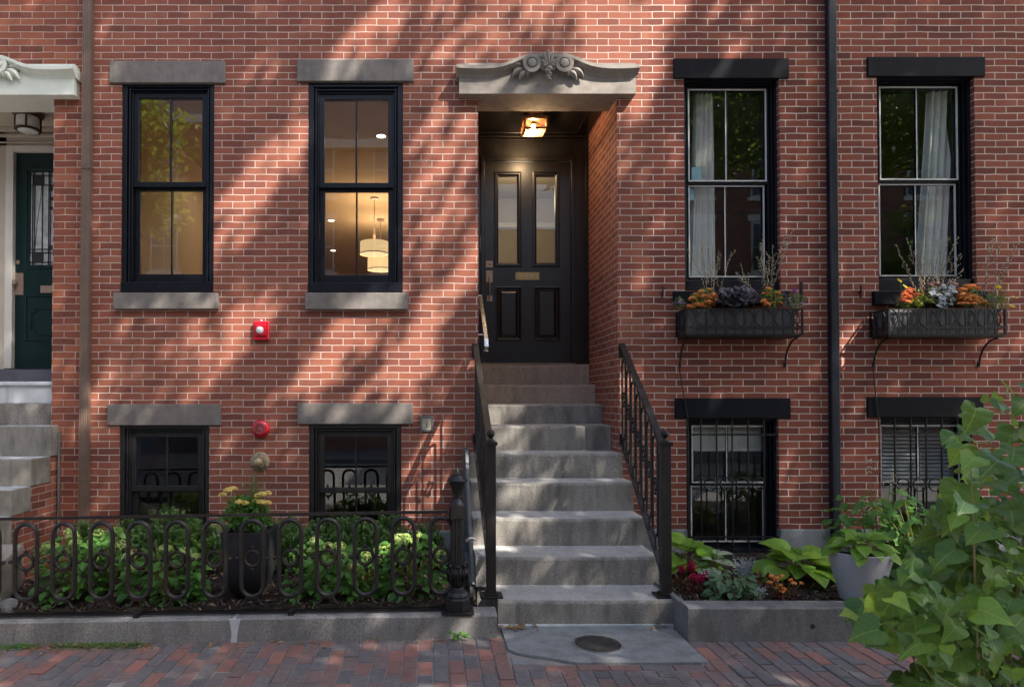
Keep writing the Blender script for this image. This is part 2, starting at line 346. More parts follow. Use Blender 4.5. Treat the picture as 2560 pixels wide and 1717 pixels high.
for hs,a,b_ in ((house,XB1,XB2),(houseR,XB2,XR),(houseL,XL,XB1)):
    r=MB(); r.box(a+.01,b_-.01,.02,12,ZT,ZT+.25); r.build('roof',M['asphalt'],hs)
    q=MB(); q.quad((a+.02,.03,-.3),(a+.02,12,-.3),(a+.02,12,ZT),(a+.02,.03,ZT)); q.quad((b_-.02,.03,-.3),(b_-.02,12,-.3),(b_-.02,12,ZT),(b_-.02,.03,ZT)); q.quad((a,12,-.3),(b_,12,-.3),(b_,12,ZT),(a,12,ZT)); q.build('party_wall',M['dark'],hs)
# granite base course
g=MB()
for a,b_ in ((XB1,OA2[0]),(OA2[1],OB2[0]),(OB2[1],.36)): g.box(a,b_,-.022,.3,-.3,.40)
for a,b_ in ((OA2[0],OA2[1]),(OB2[0],OB2[1])): g.box(a,b_,-.022,.3,-.3,OA2[2])
g.build('foundation',M['granlow'],house,bevel=.006)
g=MB()
for a,b_ in ((1.90,OC2[0]),(OC2[1],OD2[0]),(OD2[1],XR)): g.box(a,b_,-.022,.3,-.3,.42)
for a,b_ in ((OC2[0],OC2[1]),(OD2[0],OD2[1])): g.box(a,b_,-.022,.3,-.3,OC2[2])
g.build('foundation',M['granlow'],houseR,bevel=.006)
def slab(hs,name,px0,px1,py0,py1,y0,y1,m,label=None):
    a,_=P(px0,(py0+py1)/2,y0); b_,_=P(px1,(py0+py1)/2,y0); z1=PZ(py0,y0,(px0+px1)/2); z0=PZ(py1,y0,(px0+px1)/2)
    s=MB(); s.box(a,b_,y0,y1,z0,z1); o=s.build(name,m,hs,bevel=.006)
    if label:o['label']=label
    return o
for q in ((273,562,152.5,207),(742,1034,149,203),(268,551,1010,1063),(743,1032,1007.5,1060)): slab(house,'lintel',*q,-.028,.3,M['stone'])
for q in ((282.5,543,731.5,772),(762,1020,731.5,773)): slab(house,'window_sill',*q,-.06,.3,M['stone'])
for q in ((1685,1973,146,196),(2170,2464,142,191),(1688.5,1977.5,995,1046),(2170,2460,992,1043)): slab(houseR,'lintel',*q,-.02,.3,M['blkst'])
for q in ((1686,1975,727.5,761),(2187,2470,727.5,761)): slab(houseR,'window_sill',*q,-.045,.3,M['blkst'])
# ---------------------------------------------------------------- windows
def frame_ring(mb,x0,x1,z0,z1,wl,wr,wt,wb,y0,y1):
    mb.box(x0,x0+wl,y0,y1,z0,z1); mb.box(x1-wr,x1,y0,y1,z0,z1)
    mb.box(x0+wl,x1-wr,y0,y1,z1-wt,z1)
    if wb>0: mb.box(x0+wl,x1-wr,y0,y1,z0,z0+wb)
def window(hs,O,up,lo,yu,yl,stile,rail,brail,ycase,steps,sashm=None,storm=False,munt=.016,muntm=None,lab=None,glass=None,lowmunt=True):
    """up / lo: glass rectangles in pixels (x0,x1,y0,y1)"""
    x0,x1,z0,z1=O; ys=yu
    a,_=P(up[0],(up[2]+up[3])/2,yu); b_,_=P(up[1],(up[2]+up[3])/2,yu); cx=(a+b_)/2; mx=(x0+x1)/2; sh=mx-cx
    uz1=PZ(up[2],yu,up[0]); uz0=PZ(up[3],yu,up[0]); hw=(b_-a)/2
    la,_=P(lo[0],(lo[2]+lo[3])/2,yl); lb,_=P(lo[1],(lo[2]+lo[3])/2,yl); lh=(lb-la)/2
    lz1=PZ(lo[2],yl,lo[0]); lz0=PZ(lo[3],yl,lo[0])
    bm=sashm or M['blk']; c=MB(); e=.003
    # stepped casing
    n=len(steps); wj=(x1-x0)/2-hw-stile; acc=0; wt=z1-uz1-stile
    for k,(fr,dy) in enumerate(steps):
        w=wj*fr; wtk=wt*fr; y=ycase+dy
        c.box(x0+acc*wj+e,x0+acc*wj+w,y,y+.19,z0+.004,z1-e); c.box(x1-acc*wj-w,x1-acc*wj-e,y,y+.19,z0+.004,z1-e)
        c.box(x0+acc*wj+w,x1-acc*wj-w,y,y+.19,z1-acc*wt-wtk,z1-acc*wt-e); acc+=fr
    c.box(x0+e,x1-e,ycase-.018,yl+.02,z0+e,lz0-brail)
    w=c.build('window',bm,hs,bevel=.003)
    if lab:w['label']=lab
    def sash(nm,h,zb,zt,y,rt,rb):
        s=MB(); s.box(mx-h-stile,mx-h,y-.012,y+.03,zb-rb,zt+rt); s.box(mx+h,mx+h+stile,y-.012,y+.03,zb-rb,zt+rt)
        s.box(mx-h,mx+h,y-.012,y+.03,zt,zt+rt); s.box(mx-h,mx+h,y-.012,y+.03,zb-rb,zb)
        if munt: s.box(mx-munt/2,mx+munt/2,y-.008,y+.028,zb,zt)
        o=s.build(nm,bm,w,bevel=.003)
        if storm:
            t=MB(); frame_ring(t,mx-h-.004,mx+h+.004,zb-.004,zt+.004,.013,.013,.013,.013,y-.026,y-.014)
            t.box(mx-.014,mx-.004,y-.010,y-.0085,zb,zt)
            t.build('storm_frame',M['alum'],w)
        p=MB(); p.quad((mx-h-.004,y+.005,zb-.004),(mx+h+.004,y+.005,zb-.004),(mx+h+.004,y+.005,zt+.004),(mx-h-.004,y+.005,zt+.004)); p.build('pane',glass or M['glass'],w)
    sash('upper_sash',hw,uz0,uz1,yu,stile,rail)
    sash('lower_sash',lh,lz0,lz1,yl,rail*.9,brail)
    return w,(mx,hw,uz0,uz1,lz0,lz1)
ST1=[(.52,0),(.12,.028),(.18,.012),(.18,.035)]
WA=window(house,OA,(348,506,247,456),(354,510,478,686),.075,.115,.05,.05,.095,.012,ST1)
WB=window(house,OB,(811.7,971,250,458),(815,973,480.5,688),.075,.115,.05,.05,.095,.012,ST1)
M['blk2']=plain('charcoal_sash_paint',(.016,.0155,.016),(.02,.019,.02),sc=20,rough=.4,bmp=.05)
WA2=window(house,OA2,(340,494.5,1092,1214),(346,498,1228,1345),.075,.115,.05,.05,.06,.012,ST1,sashm=M['blk2'])
WB2=window(house,OB2,(813,970,1092,1218),(817,973,1232,1345),.075,.115,.05,.05,.06,.012,ST1,sashm=M['blk2'])
ST2=[(.34,0),(.3,.035),(.36,.065)]
WC=window(houseR,OC,(1720,1913,227,455),(1717,1904,467,693.5),.125,.155,.018,.03,.05,.05,ST2,storm=True,glass=M['glassR'])
WD=window(houseR,OD,(2197,2390,221,451),(2194,2384,463,691),.125,.155,.018,.03,.05,.05,ST2,storm=True,glass=M['glassR'])
WC2=window(houseR,OC2,(1730,1909.6,1064,1205),(1728,1908,1214,1352),.12,.15,.02,.025,.05,.05,ST2,storm=True,glass=M['glassR'])
WD2=window(houseR,OD2,(2205,2399.5,1063,1205),(2204,2398,1214,1352),.12,.15,.02,.025,.05,.05,ST2,storm=True,glass=M['glassR'])
# stickers on the curtained window
for px0,px1,py0,py1,y,wn in ((1729,1753,418,453,.132,WC),(1717,1736,471,500,.162,WC)):
    a,z1=P(px0,py0,y); b_,z0=P(px1,py1,y); s=MB(); s.box(a,b_,y+.001,y+.003,z0,z1)
    if 'stk' not in M: M['stk']=plain('pale_blue_sticker',(.28,.45,.56),(.24,.40,.5),rough=.5)
    s.build('sticker',M['stk'],wn[0])
# rooms seen through the glass
def room(hs,x0,x1,y0,y1,z0,z1,mw,mc,mf,holes=()):
    r=MB()
    r.mi=0; r.quad((x0,y0,z0),(x0,y1,z0),(x0,y1,z1),(x0,y0,z1)); r.quad((x1,y0,z0),(x1,y1,z0),(x1,y1,z1),(x1,y0,z1)); r.quad((x0,y1,z0),(x1,y1,z0),(x1,y1,z1),(x0,y1,z1))
    # front wall inner face around the holes
    xs=sorted({x0,x1}|{h[0] for h in holes}|{h[1] for h in holes}); zs=sorted({z0,z1}|{h[2] for h in holes}|{h[3] for h in holes})
    for i in range(len(xs)-1):
        for j in range(len(zs)-1):
            cx,cz=(xs[i]+xs[i+1])/2,(zs[j]+zs[j+1])/2
            if any(h[0]<cx<h[1] and h[2]<cz<h[3] for h in holes): continue
            r.quad((xs[i],y0,zs[j]),(xs[i+1],y0,zs[j]),(xs[i+1],y0,zs[j+1]),(xs[i],y0,zs[j+1]))
    r.mi=1; r.quad((x0,y0,z1),(x1,y0,z1),(x1,y1,z1),(x0,y1,z1))
    r.mi=2; r.quad((x0,y0,z0),(x1,y0,z0),(x1,y1,z0),(x0,y1,z0))
    return r.build('room_lining',[mw,mc,mf],hs)
CZL=5.02
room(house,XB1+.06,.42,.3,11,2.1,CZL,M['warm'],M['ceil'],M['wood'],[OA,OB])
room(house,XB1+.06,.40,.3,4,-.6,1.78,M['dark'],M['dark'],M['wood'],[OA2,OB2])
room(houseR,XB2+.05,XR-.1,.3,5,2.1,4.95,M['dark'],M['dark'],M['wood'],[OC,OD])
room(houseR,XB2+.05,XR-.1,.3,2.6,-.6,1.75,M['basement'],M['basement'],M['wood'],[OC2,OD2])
# a door casing and a wall opening inside the parlour
t=MB(); t.box(-3.32,-3.29,3.2,4.2,2.1,4.3); t.box(-3.32,-3.27,3.1,3.2,2.1,4.4); t.box(-3.32,-3.27,4.2,4.3,2.1,4.4); t.box(-3.32,-3.27,3.1,4.3,4.3,4.45); t.build('inner_door',M['cream'],house)
# lampless tall cabinet line to break the beige
# ---------------------------------------------------------------- entrance
zt1=2.097
y_f=1.22
d=MB()
# frame panel wall around the leaf
lx0,_=P(1212,650,y_f); lx1,_=P(1427,650,y_f); lz1=PZ(404,y_f,1320); lz0=zt1+.012; cz=PZ(341,y_f,1300)
d.box(ODOOR[0]-.0,lx0-.045,y_f,y_f+.1,zt1,cz); d.box(lx1+.045,ODOOR[1]-.002,y_f,y_f+.1,zt1,cz); d.box(lx0-.045,lx1+.045,y_f,y_f+.1,lz1+.045,cz)
for a,b_,c_,e_ in ((lx0-.045,lx0-.004,zt1,lz1+.045),(lx1+.004,lx1+.045,zt1,lz1+.045)): d.box(a,b_,y_f-.022,y_f+.06,c_,e_)
d.box(lx0-.004,lx1+.004,y_f-.022,y_f+.06,lz1+.004,lz1+.045)
d.box(lx0-.06,lx1+.06,y_f-.012,y_f+.01,lz1+.045,lz1+.06)
d.box(ODOOR[1]-.035,ODOOR[1]-.003,y_f-.03,y_f,zt1,cz-.01)
d.box(ODOOR[0]+.003,ODOOR[1]-.035,y_f-.02,y_f,cz-.055,cz-.035); d.box(ODOOR[0]+.003,ODOOR[1]-.035,y_f-.045,y_f,cz-.03,cz-.001)
df=d.build('door_frame',M['door'],house,bevel=.004)
# soffit of the recess
sf=MB(); sf.box(ODOOR[0]+.002,ODOOR[1]-.002,.19,y_f+.1,cz,cz+.04)
for a,b_,c_,e_ in ((ODOOR[0]+.07,ODOOR[1]-.14,.25,.275),(ODOOR[0]+.07,ODOOR[1]-.14,1.08,1.105)): sf.box(a,b_,c_,e_,cz-.018,cz-.001)
sf.box(ODOOR[0]+.07,ODOOR[0]+.095,.275,1.08,cz-.018,cz-.001); sf.box(ODOOR[1]-.165,ODOOR[1]-.14,.275,1.08,cz-.018,cz-.001)
sf.build('recess_ceiling',M['door'],house,bevel=.004)
# leaf: stiles and rails, raised panels, two panes
yl=y_f+.015
gl=[(1246,1292.5),(1341.5,1388)]
def dx(px,py=650): return P(px,py,yl)[0]
def dz(py): return PZ(py,yl,1320)
pans=[(dx(a-10),dx(b_+11),dz(667),dz(430)) for a,b_ in gl]+[(dx(a),dx(b_),dz(852),dz(716)) for a,b_ in ((1239,1304),(1334,1400))]
xs=sorted({lx0,lx1}|{p[0] for p in pans}|{p[1] for p in pans}); D=MB()
zs=sorted({lz0,lz1}|{p[2] for p in pans}|{p[3] for p in pans})
for i in range(len(xs)-1):
    for j in range(len(zs)-1):
        cx,cy=(xs[i]+xs[i+1])/2,(zs[j]+zs[j+1])/2
        if any(p[0]<cx<p[1] and p[2]<cy<p[3] for p in pans): continue
        D.quad((xs[i],yl,zs[j]),(xs[i+1],yl,zs[j]),(xs[i+1],yl,zs[j+1]),(xs[i],yl,zs[j+1]))
def stepframe(mb,p,prof):
    """nested rectangles: prof list of (inset,y)"""
    x0,x1,z0,z1=p; rings=[]
    for ins,y in prof: rings.append([(x0+ins,y,z0+ins),(x1-ins,y,z0+ins),(x1-ins,y,z1-ins),(x0+ins,y,z1-ins)])
    vs=[q for r in rings for q in r]; fs=[]
    for k in range(len(rings)-1):
        for i in range(4): fs.append((k*4+i,k*4+(i+1)%4,k*4+4+(i+1)%4,k*4+4+i))
    mb.add(vs,fs); return rings[-1]
for p in pans[:2]:
    stepframe(D,p,[(0,yl),(0,yl-.014),(.012,yl-.016),(.014,yl-.004),(.026,yl-.004),(.03,yl+.006),(.048,yl+.012),(.048,yl+.05)])
for p in pans[2:]:
    r=stepframe(D,p,[(0,yl),(0,yl-.012),(.014,yl-.014),(.016,yl-.002),(.026,yl+.010),(.034,yl+.016),(.04,yl+.016),(.075,yl-.002)]); D.quad(*r)
D.quad((lx0,yl,lz0),(lx0,yl+.05,lz0),(lx0,yl+.05,lz1),(lx0,yl,lz1)); D.quad((lx1,yl,lz0),(lx1,yl,lz1),(lx1,yl+.05,lz1),(lx1,yl+.05,lz0))
door=D.build('door',M['door'],house); door['label']='espresso black entrance door with two tall panes and two raised panels'
for p in pans[:2]:
    g=MB(); q=.046; g.quad((p[0]+q,yl+.02,p[2]+q),(p[1]-q,yl+.02,p[2]+q),(p[1]-q,yl+.02,p[3]-q),(p[0]+q,yl+.02,p[3]-q)); g.build('pane',M['doorglass'],door)
th=MB(); th.box(ODOOR[0]+.03,lx1+.05,y_f-.03,y_f+.1,zt1+.001,zt1+.011); th.build('threshold',M['bronze'],house)
# door furniture
def ppbox(mb,px0,px1,py0,py1,y0,y1): 
    a,z1=P(px0,py0,y0); b_,z0=P(px1,py1,y0); mb.box(a,b_,y0,y1,z0,z1); return a,b_,z0,z1
h=MB(); yb=yl-.006
ppbox(h,1215,1232,652,668.5,yb,yl+.004); a,b_,z0,z1=ppbox(h,1215.5,1231.5,676,705.5,yb,yl+.004); ppbox(h,1218,1231,739,753,yb,yl+.004)
h.ball((PX(1223.5,yb,660),yb-.004,PZ(660,yb)),.014,10,(1,.6,1))
hx=PX(1223.7,yb,720); zt_=PZ(697,yb); zb_=PZ(750,yb)
h.tube([(hx,yb,zt_),(hx,yb-.045,zt_-.004),(hx,yb-.055,zt_-.03),(hx,yb-.05,(zt_+zb_)/2),(hx,yb-.042,zb_+.03),(hx,yb-.03,zb_+.008),(hx,yb,zb_)],.0075,8,up=(1,0,0))
h.ball((hx,yb-.012,zt_+.012),.011,8); h.build('handle_set',M['bronze'],door,smooth=40)
s=MB(); a,b_,z0,z1=ppbox(s,1288.5,1348.5,681,700,yb,yl+.003); s.box(a+.02,b_-.02,yb-.006,yb,z0+.02,z1-.018); frame_ring(s,a,b_,z0,z1,.012,.012,.01,.01,yb-.004,yb); s.build('mail_slot',M['brass'],door,bevel=.002)
k=MB(); k.box(ODOOR[0]+.11,ODOOR[0]+.125,y_f-.008,y_f,PZ(630,y_f),PZ(590,y_f)); k.build('bell_plate',M['bronze'],df)
# hall behind the door
hr=MB(); hx0,hx1=.5,1.9
hr.quad((hx0,1.34,zt1),(hx0,3.4,zt1),(hx0,3.4,4.7),(hx0,1.34,4.7)); hr.quad((hx1,1.34,zt1),(hx1,3.4,zt1),(hx1,3.4,4.7),(hx1,1.34,4.7)); hr.quad((hx0,3.4,zt1),(hx1,3.4,zt1),(hx1,3.4,4.7),(hx0,3.4,4.7)); hr.quad((hx0,1.34,4.7),(hx1,1.34,4.7),(hx1,3.4,4.7),(hx0,3.4,4.7)); hr.quad((hx0,1.34,zt1),(hx1,1.34,zt1),(hx1,3.4,zt1),(hx0,3.4,zt1))
hr.build('hall_lining',M['cream'],house)
t=MB(); t.box(.55,1.85,3.34,3.4,3.50,3.54); t.box(.96,1.0,3.36,3.4,zt1,3.5); t.box(.70,.95,3.37,3.4,3.62,3.95); t.box(.5,1.9,3.33,3.4,4.25,4.32); t.box(1.55,1.58,3.36,3.4,zt1,3.5); t.build('hall_panelling',M['white'],house)
# ---------------------------------------------------------------- carved hood
def lens_leaf(mb,base,tip,wid,th,y,n=8,bend=0.0):
    b_=V((base[0],0,base[1])); t=V((tip[0],0,tip[1])); ax=t-b_; sd=V((ax.z,0,-ax.x)).normalized(); vs=[];fs=[]
    for i in range(n+1):
        s=i/n; w=wid/2*(math.sin(PI*min(1,s**.75*.97+.02))**.8); c=b_+ax*s+sd*(bend*math.sin(PI*s)); d=th*(math.sin(PI*s*.9+.1)**.6 if 0<s<1 else .2)
        for u,dd in ((-1,0),(-.5,.8),(0,1),(.5,.8),(1,0)): vs.append((c.x+sd.x*w*u,y-d*dd,c.z+sd.z*w*u))
    for i in range(n):
        for k in range(4): a=i*5+k; fs.append((a,a+1,a+6,a+5))
    mb.add(vs,fs)
def hood(hs,m,ox,oz,label=None):
    yf=-.10
    def q(px,py,y=yf-.05):
        x,z=P(px,py,y); return x+ox,z+oz
    x0=q(1148,210,yf)[0]; x1=q(1590,210,yf)[0]; zb=q(1370,234.5,yf)[1]; zc=q(1370,181,yf)[1]
    b=MB(); b.box(x0,x1,yf,.295,zb,zc+.09); 
    # cornice following the swan-neck curve
    tops=[(1141.5,161),(1160,162.5),(1185,163.5),(1215,163.5),(1240,161.5),(1262,157),(1282,150),(1300,142),(1316,136.5),(1330,134.8)]
    pl=[q(x,y,-.17) for x,y in tops]; xm=(q(1330,150,-.17)[0]+q(1411.5,150,-.17)[0])/2
    pl=pl+[(xm+(xm-p[0]),p[1]) for p in pl[::-1]]
    sec=[(.0,.0),(-.172,.0),(-.172,-.032),(-.158,-.036),(-.15,-.045),(-.125,-.055),(-.108,-.072),(-.104,-.09),(0.0,-.09)]
    vs=[];k=len(sec)
    for i,(x,z) in enumerate(pl):
        for a,c in sec: vs.append((x,a,z+c))
    n=len(pl); fs=[(i*k+a,(i+1)*k+a,(i+1)*k+(a+1)%k,i*k+(a+1)%k) for i in range(n-1) for a in range(k)]
    fs+=[tuple(range(k)),tuple(range((n-1)*k,n*k))[::-1]]
    b.add(vs,fs)
    # fill panel under the raised curve
    low=q(1370,176,yf)[1]; pts=[(x,z-.03) for x,z in pl[4:-4]]; pts=[(pl[4][0],low)]+pts+[(pl[-5][0],low)]
    b.prism(pts[::-1],-.112,-.0,'y')
    o=b.build('door_hood',m,hs,smooth=35)
    if label:o['label']=label
    for sg,cxp in ((-1,1330.5),(1,1411.7)):
        cx_,cz_=q(cxp,156.8,-.17); s=MB(); path=[]
        s.sweep([(cx_+.071*math.cos(2*PI*i/36),-.150,cz_+.071*math.sin(2*PI*i/36)) for i in range(36)],[(-.019,-.02),(-.012,.022),(0,.030),(.012,.022),(.019,-.02)],True,up=(0,1,0))
        s.lathe([(.0,.030),(.030,.029),(.041,.025),(.044,.016),(.045,-.06)],(cx_,-.15,cz_),24,'y')
        s.lathe([(.0,.012),(.082,.012),(.086,-.06)],(cx_,-.14,cz_),28,'y')
        for bx,by,tx,ty,wd,bd in ((-2,16,12,31,.05,-.02),(8,16,32,40,.064,-.022),(17,10,50,34,.066,-.022),(21,2,74,20,.056,-.04),(22,-8,58,6,.034,-.02)):
            p0=q(cxp+sg*bx,156.8+by,-.17); p1=q(cxp+sg*tx,156.8+ty,-.17); lens_leaf(s,p0,p1,wd,.036,-.13,bend=bd*sg)
        s.build('carved_scroll',m,o,smooth=50)
    s=MB(); ax,az=q(1371.2,168,-.17)
    for a,l,wd in ((90,.17,.05),(68,.15,.042),(112,.15,.042),(45,.115,.04),(135,.115,.04),(20,.075,.035),(160,.075,.035)):
        t=math.radians(a); lens_leaf(s,(ax+.02*math.cos(t),az),(ax+l*math.cos(t)*.95,az+l*math.sin(t)*1.06),wd*1.05,.045,-.15)
    s.prism([(ax-.07,az-.02),(ax+.07,az-.02),(ax+.075,az+.06),(ax+.05,az+.13),(ax,az+.165),(ax-.05,az+.13),(ax-.075,az+.06)],-.16,-.06,'y')
    for i in range(5): s.ball((ax+.008*(-1)**i,-.185,az-.02-.026*i),.03-.003*i,10,(1,.8,.8))
    s.build('acanthus_ornament',m,o,smooth=50)
hood(house,M['hood'],0,0,'grey carved stone door hood with two scrolls')
hood(houseL,M['hoodL'],PX(184.7,-.17,165)-PX(1604,-.17,165),-.01)
# ---------------------------------------------------------------- left neighbour's entrance
yn=.88
e=MB(); zs_=PZ(923,yn,60); zce=PZ(322,yn,60); 
djx=PX(34.5,yn,650); dtop=PZ(381,yn,80); dbot=PZ(921,yn,80)
e.box(-6.6,djx-.09,yn,yn+.1,zs_,zce); e.box(-6.6,-3.72,yn,yn+.1,dtop+.07,zce)
e.box(-6.6,-3.72,.0+.2,yn+.1,zce,zce+.05); e.box(-6.6,-3.73,yn-.03,yn,zce-.1,zce-.07); e.box(-6.6,-3.73,yn-.06,yn,zce-.045,zce-.002); e.box(-6.6,-3.73,yn-.018,yn,dtop+.10,dtop+.115)
e.build('vestibule_trim',M['cream'],houseL,bevel=.004)
e=MB(); e.box(djx-.09,djx-.004,yn-.02,yn+.1,dbot,dtop+.07); e.box(djx-.004,-3.72,yn-.02,yn+.1,dtop+.004,dtop+.07); e.build('door_frame',M['white'],houseL,bevel=.004)
nd=MB(); yd=yn+.03; gx0=PX(74,yd,600); gz1=PZ(430,yd,100); gz0=PZ(662,yd,100); gx1=gx0+.62
nx1=-3.722
for a,b_,c_,f_ in ((djx,gx0,dbot,dtop),(gx1,nx1,dbot,dtop),(gx0,gx1,gz1,dtop),(gx0,gx1,dbot,gz0)): nd.quad((a,yd,c_),(b_,yd,c_),(b_,yd,f_),(a,yd,f_))
stepframe(nd,(gx0-.04,gx1+.04,gz0-.04,gz1+.04),[(0,yd),(0,yd-.012),(.012,yd-.014),(.02,yd-.004),(.04,yd-.002),(.04,yd+.03)])
px0=PX(63,yd,800); pz1=PZ(738,yd,100); pz0=PZ(852,yd,100)
stepframe(nd,(px0,px0+.72,pz0,pz1),[(0,yd-.001),(0,yd-.01),(.012,yd-.012),(.02,yd-.002)])
pts=[(.10,.06),(.66,.06),(.66,.06),(.66,.36),(.10,.36),(.10,.30),(.06,.30),(.06,.12),(.10,.12)]
nd.bar([(px0+a,yd-.004,pz0+b_) for a,b_ in ((.12,.07),(.62,.07),(.62,.36),(.12,.36),(.12,.32),(.07,.32),(.07,.12),(.12,.12))],.012,.012,True,up=(0,1,0))
nd_=nd.build('door',M['greendoor'],houseL); nd_['label']='dark green door with a leaded glass panel'
lg=MB(); lg.quad((gx0,yd+.02,gz0),(gx1,yd+.02,gz0),(gx1,yd+.02,gz1),(gx0,yd+.02,gz1)); M['lead']=plain('leaded_clear_glass',(.62,.65,.66),(.34,.37,.38),sc=9,rough=.15); lg.build('leaded_pane',M['lead'],nd_)
ld=MB(); gw=gx1-gx0; gh=gz1-gz0
for u in (.04,.075,.215,.33,.36,.42,.45): ld.box(gx0+u*gw-.004,gx0+u*gw+.004,yd+.008,yd+.019,gz0,gz1)
for v in (.03,.13,.17,.86,.96): ld.box(gx0,gx1,yd+.008,yd+.019,gz0+v*gh-.004,gz0+v*gh+.004)
for u0,u1,v0,v1 in ((.06,.24,.86,.97),(.06,.24,.03,.14),(.35,.44,.80,.84),(.35,.44,.70,.73),(.35,.44,.60,.63),(.35,.44,.17,.21)): ld.box(gx0+u0*gw,gx0+u1*gw,yd+.006,yd+.018,gz0+v0*gh,gz0+v1*gh)
ld.tube([(gx0+.09*gw,yd+.012,gz0+.2*gh),(gx0+.12*gw,yd+.012,gz0+.45*gh),(gx0+.18*gw,yd+.012,gz0+.7*gh),(gx0+.2*gw,yd+.012,gz0+.85*gh)],.003,6)
ld.build('lead_came',M['black'],nd_)
h=MB(); a,z1=P(33.5,682.5,yd-.01); b_,z0=P(57.5,737,yd-.01); h.box(a,b_,yd-.008,yd,z0,z1); h.lathe([(.012,0),(.012,.03),(.024,.035),(.028,.05),(.018,.064),(0,.066)],(PX(44,yd,708),yd-.008,PZ(708,yd,44)),14,'y')
h.lathe([(.024,0),(.026,.008),(.02,.016),(0,.018)],(PX(46,yd,656),yd,PZ(656,yd,46)),14,'y'); h.build('handle_set',M['bronze'],nd_,smooth=40)
h=MB(); a,z1=P(101,714,yd-.01); _,z0=P(101,732,yd-.01); h.box(a,a+.26,yd-.012,yd,z0,z1); h.build('mail_slot',M['bronze'],nd_,bevel=.003)
lk=MB(); lk.box(-6.6,-3.72,.96,1.0,0,zce); lk.build('vestibule_backing',M['dark'],houseL)
# ================================================================ ground
GS=.016
def gz(x): return GS*min(0,x-.45)      # the pavement falls gently to the left
def sheet(name,m,x0,x1,y0,y1,z,kind='structure'):
    s=MB(); s.quad((x0,y0,z),(x1,y0,z),(x1,y1,z),(x0,y1,z)); o=s.build(name,m); return tag(o,kind=kind)
sheet('ground',M['sand'],-60,60,-60,60,-.35)
s=MB()
for x0,x1 in ((-30,-12),(-12,-8),(-8,.45),(.45,30)): 
    for y0,y1 in ((-4.3,-1.4),): s.quad((x0,y0,gz(max(x0,-9))-.0075),(x1,y0,gz(x1)-.0075),(x1,y1,gz(x1)-.0075),(x0,y1,gz(max(x0,-9))-.0075))
tag(s.build('pavement_bedding',M['sand']),kind='structure')
sheet('street',M['asphalt'],-40,40,-13,-4.5,-.2)
s=MB(); s.box(-40,40,-4.5,-4.3,-.3,-.06); s.build('street_kerb',M['grancurb']); bpy.data.objects['street_kerb']['kind']='structure'
s=MB(); s.box(-40,40,-17,-13,-.3,-.06); tag(s.build('far_pavement',M['concr']),kind='structure')
# brick paving: running bond laid towards the house, one course of stretchers along the slab
pm,nt,b=newmat('paving_brick'); at=nt.nodes.new('ShaderNodeAttribute'); at.attribute_name='tint'
col=ramp(nt,at.outputs['Fac'],[(0,(.068,.066,.070)),(.2,(.098,.096,.102)),(.38,(.118,.088,.086)),(.55,(.155,.080,.068)),(.75,(.205,.078,.058)),(1,(.28,.11,.08))])
p=wpos(nt); col=mixc(nt,ramp(nt,noi(nt,p,30,5,.65),[(.35,0.0),(.8,.5)]),col,(.25,.20,.18)); col=mixc(nt,ramp(nt,noi(nt,p,2.5,4),[(.5,0.0),(.8,.5)]),col,(.05,.045,.045))
L(nt,col,b.inputs['Base Color']); b.inputs['Roughness'].default_value=.8; bump(nt,b,noi(nt,p,70,4,.7),.35,.004); M['pave']=pm
SLX0,SLX1,SLY0,SLY1=.505,1.77,-2.25,-1.55
pv=MB(); rr=random.Random(5)
def pbrick(x0,x1,y0,y1):
    pv.tint=min(1,max(0,rr.choice([rr.gauss(.10,.06),rr.gauss(.24,.07),rr.gauss(.42,.08),rr.gauss(.52,.1),rr.gauss(.68,.12)]))); g=.0035
    if rr.random()<.02: pv.tint=.95
    cx,cy=(x0+x1)/2,(y0+y1)/2; h=gz(cx)+rr.gauss(0,.0022); tx=rr.gauss(0,.012); ty=rr.gauss(0,.012); j=[(rr.uniform(-.0015,.0015),rr.uniform(-.0015,.0015)) for _ in range(4)]
    hx,hy=(x1-x0)/2-g,(y1-y0)/2-g*1.7; c=.004; vs=[]
    cs=((-1,-1),(1,-1),(1,1),(-1,1))
    for (a,b_),(u,v) in zip(cs,j): vs.append((cx+a*hx+u,cy+b_*hy+v,h-.03))
    for (a,b_),(u,v) in zip(cs,j): vs.append((cx+a*hx+u,cy+b_*hy+v,h-.004+a*hx*tx+b_*hy*ty))
    for (a,b_),(u,v) in zip(cs,j): vs.append((cx+a*(hx-c)+u,cy+b_*(hy-c)+v,h+a*hx*tx+b_*hy*ty))
    pv.add(vs,[(0,1,5,4),(1,2,6,5),(2,3,7,6),(3,0,4,7),(4,5,9,8),(5,6,10,9),(6,7,11,10),(7,4,8,11),(8,9,10,11)])
bw,bl=.0985,.203
i0=-42
for i in range(i0,52):
    x0=.50+i*bw; x1=x0+bw
    top=-1.775 if x1<=.51 else (SLY0-.10 if x0<SLX1-.01 and x1>SLX0 else -1.85)
    off=(i%2)*bl/2+rr.uniform(-.01,.01); yend=top
    y=top-((off)%bl if off%bl>.03 else 0)
    if y<yend: pbrick(x0,x1,y,yend)
    while y>-4.3:
        yb=max(y-bl,-4.3)
        if y-yb>.02: pbrick(x0,x1,yb,y)
        y=yb
xx=SLX0
while xx<SLX1-.02: pbrick(xx,min(xx+.203,SLX1+.01),SLY0-.10,SLY0-.004); xx+=.203
tag(pv.build('brick_sidewalk',M['pave']),kind='structure')
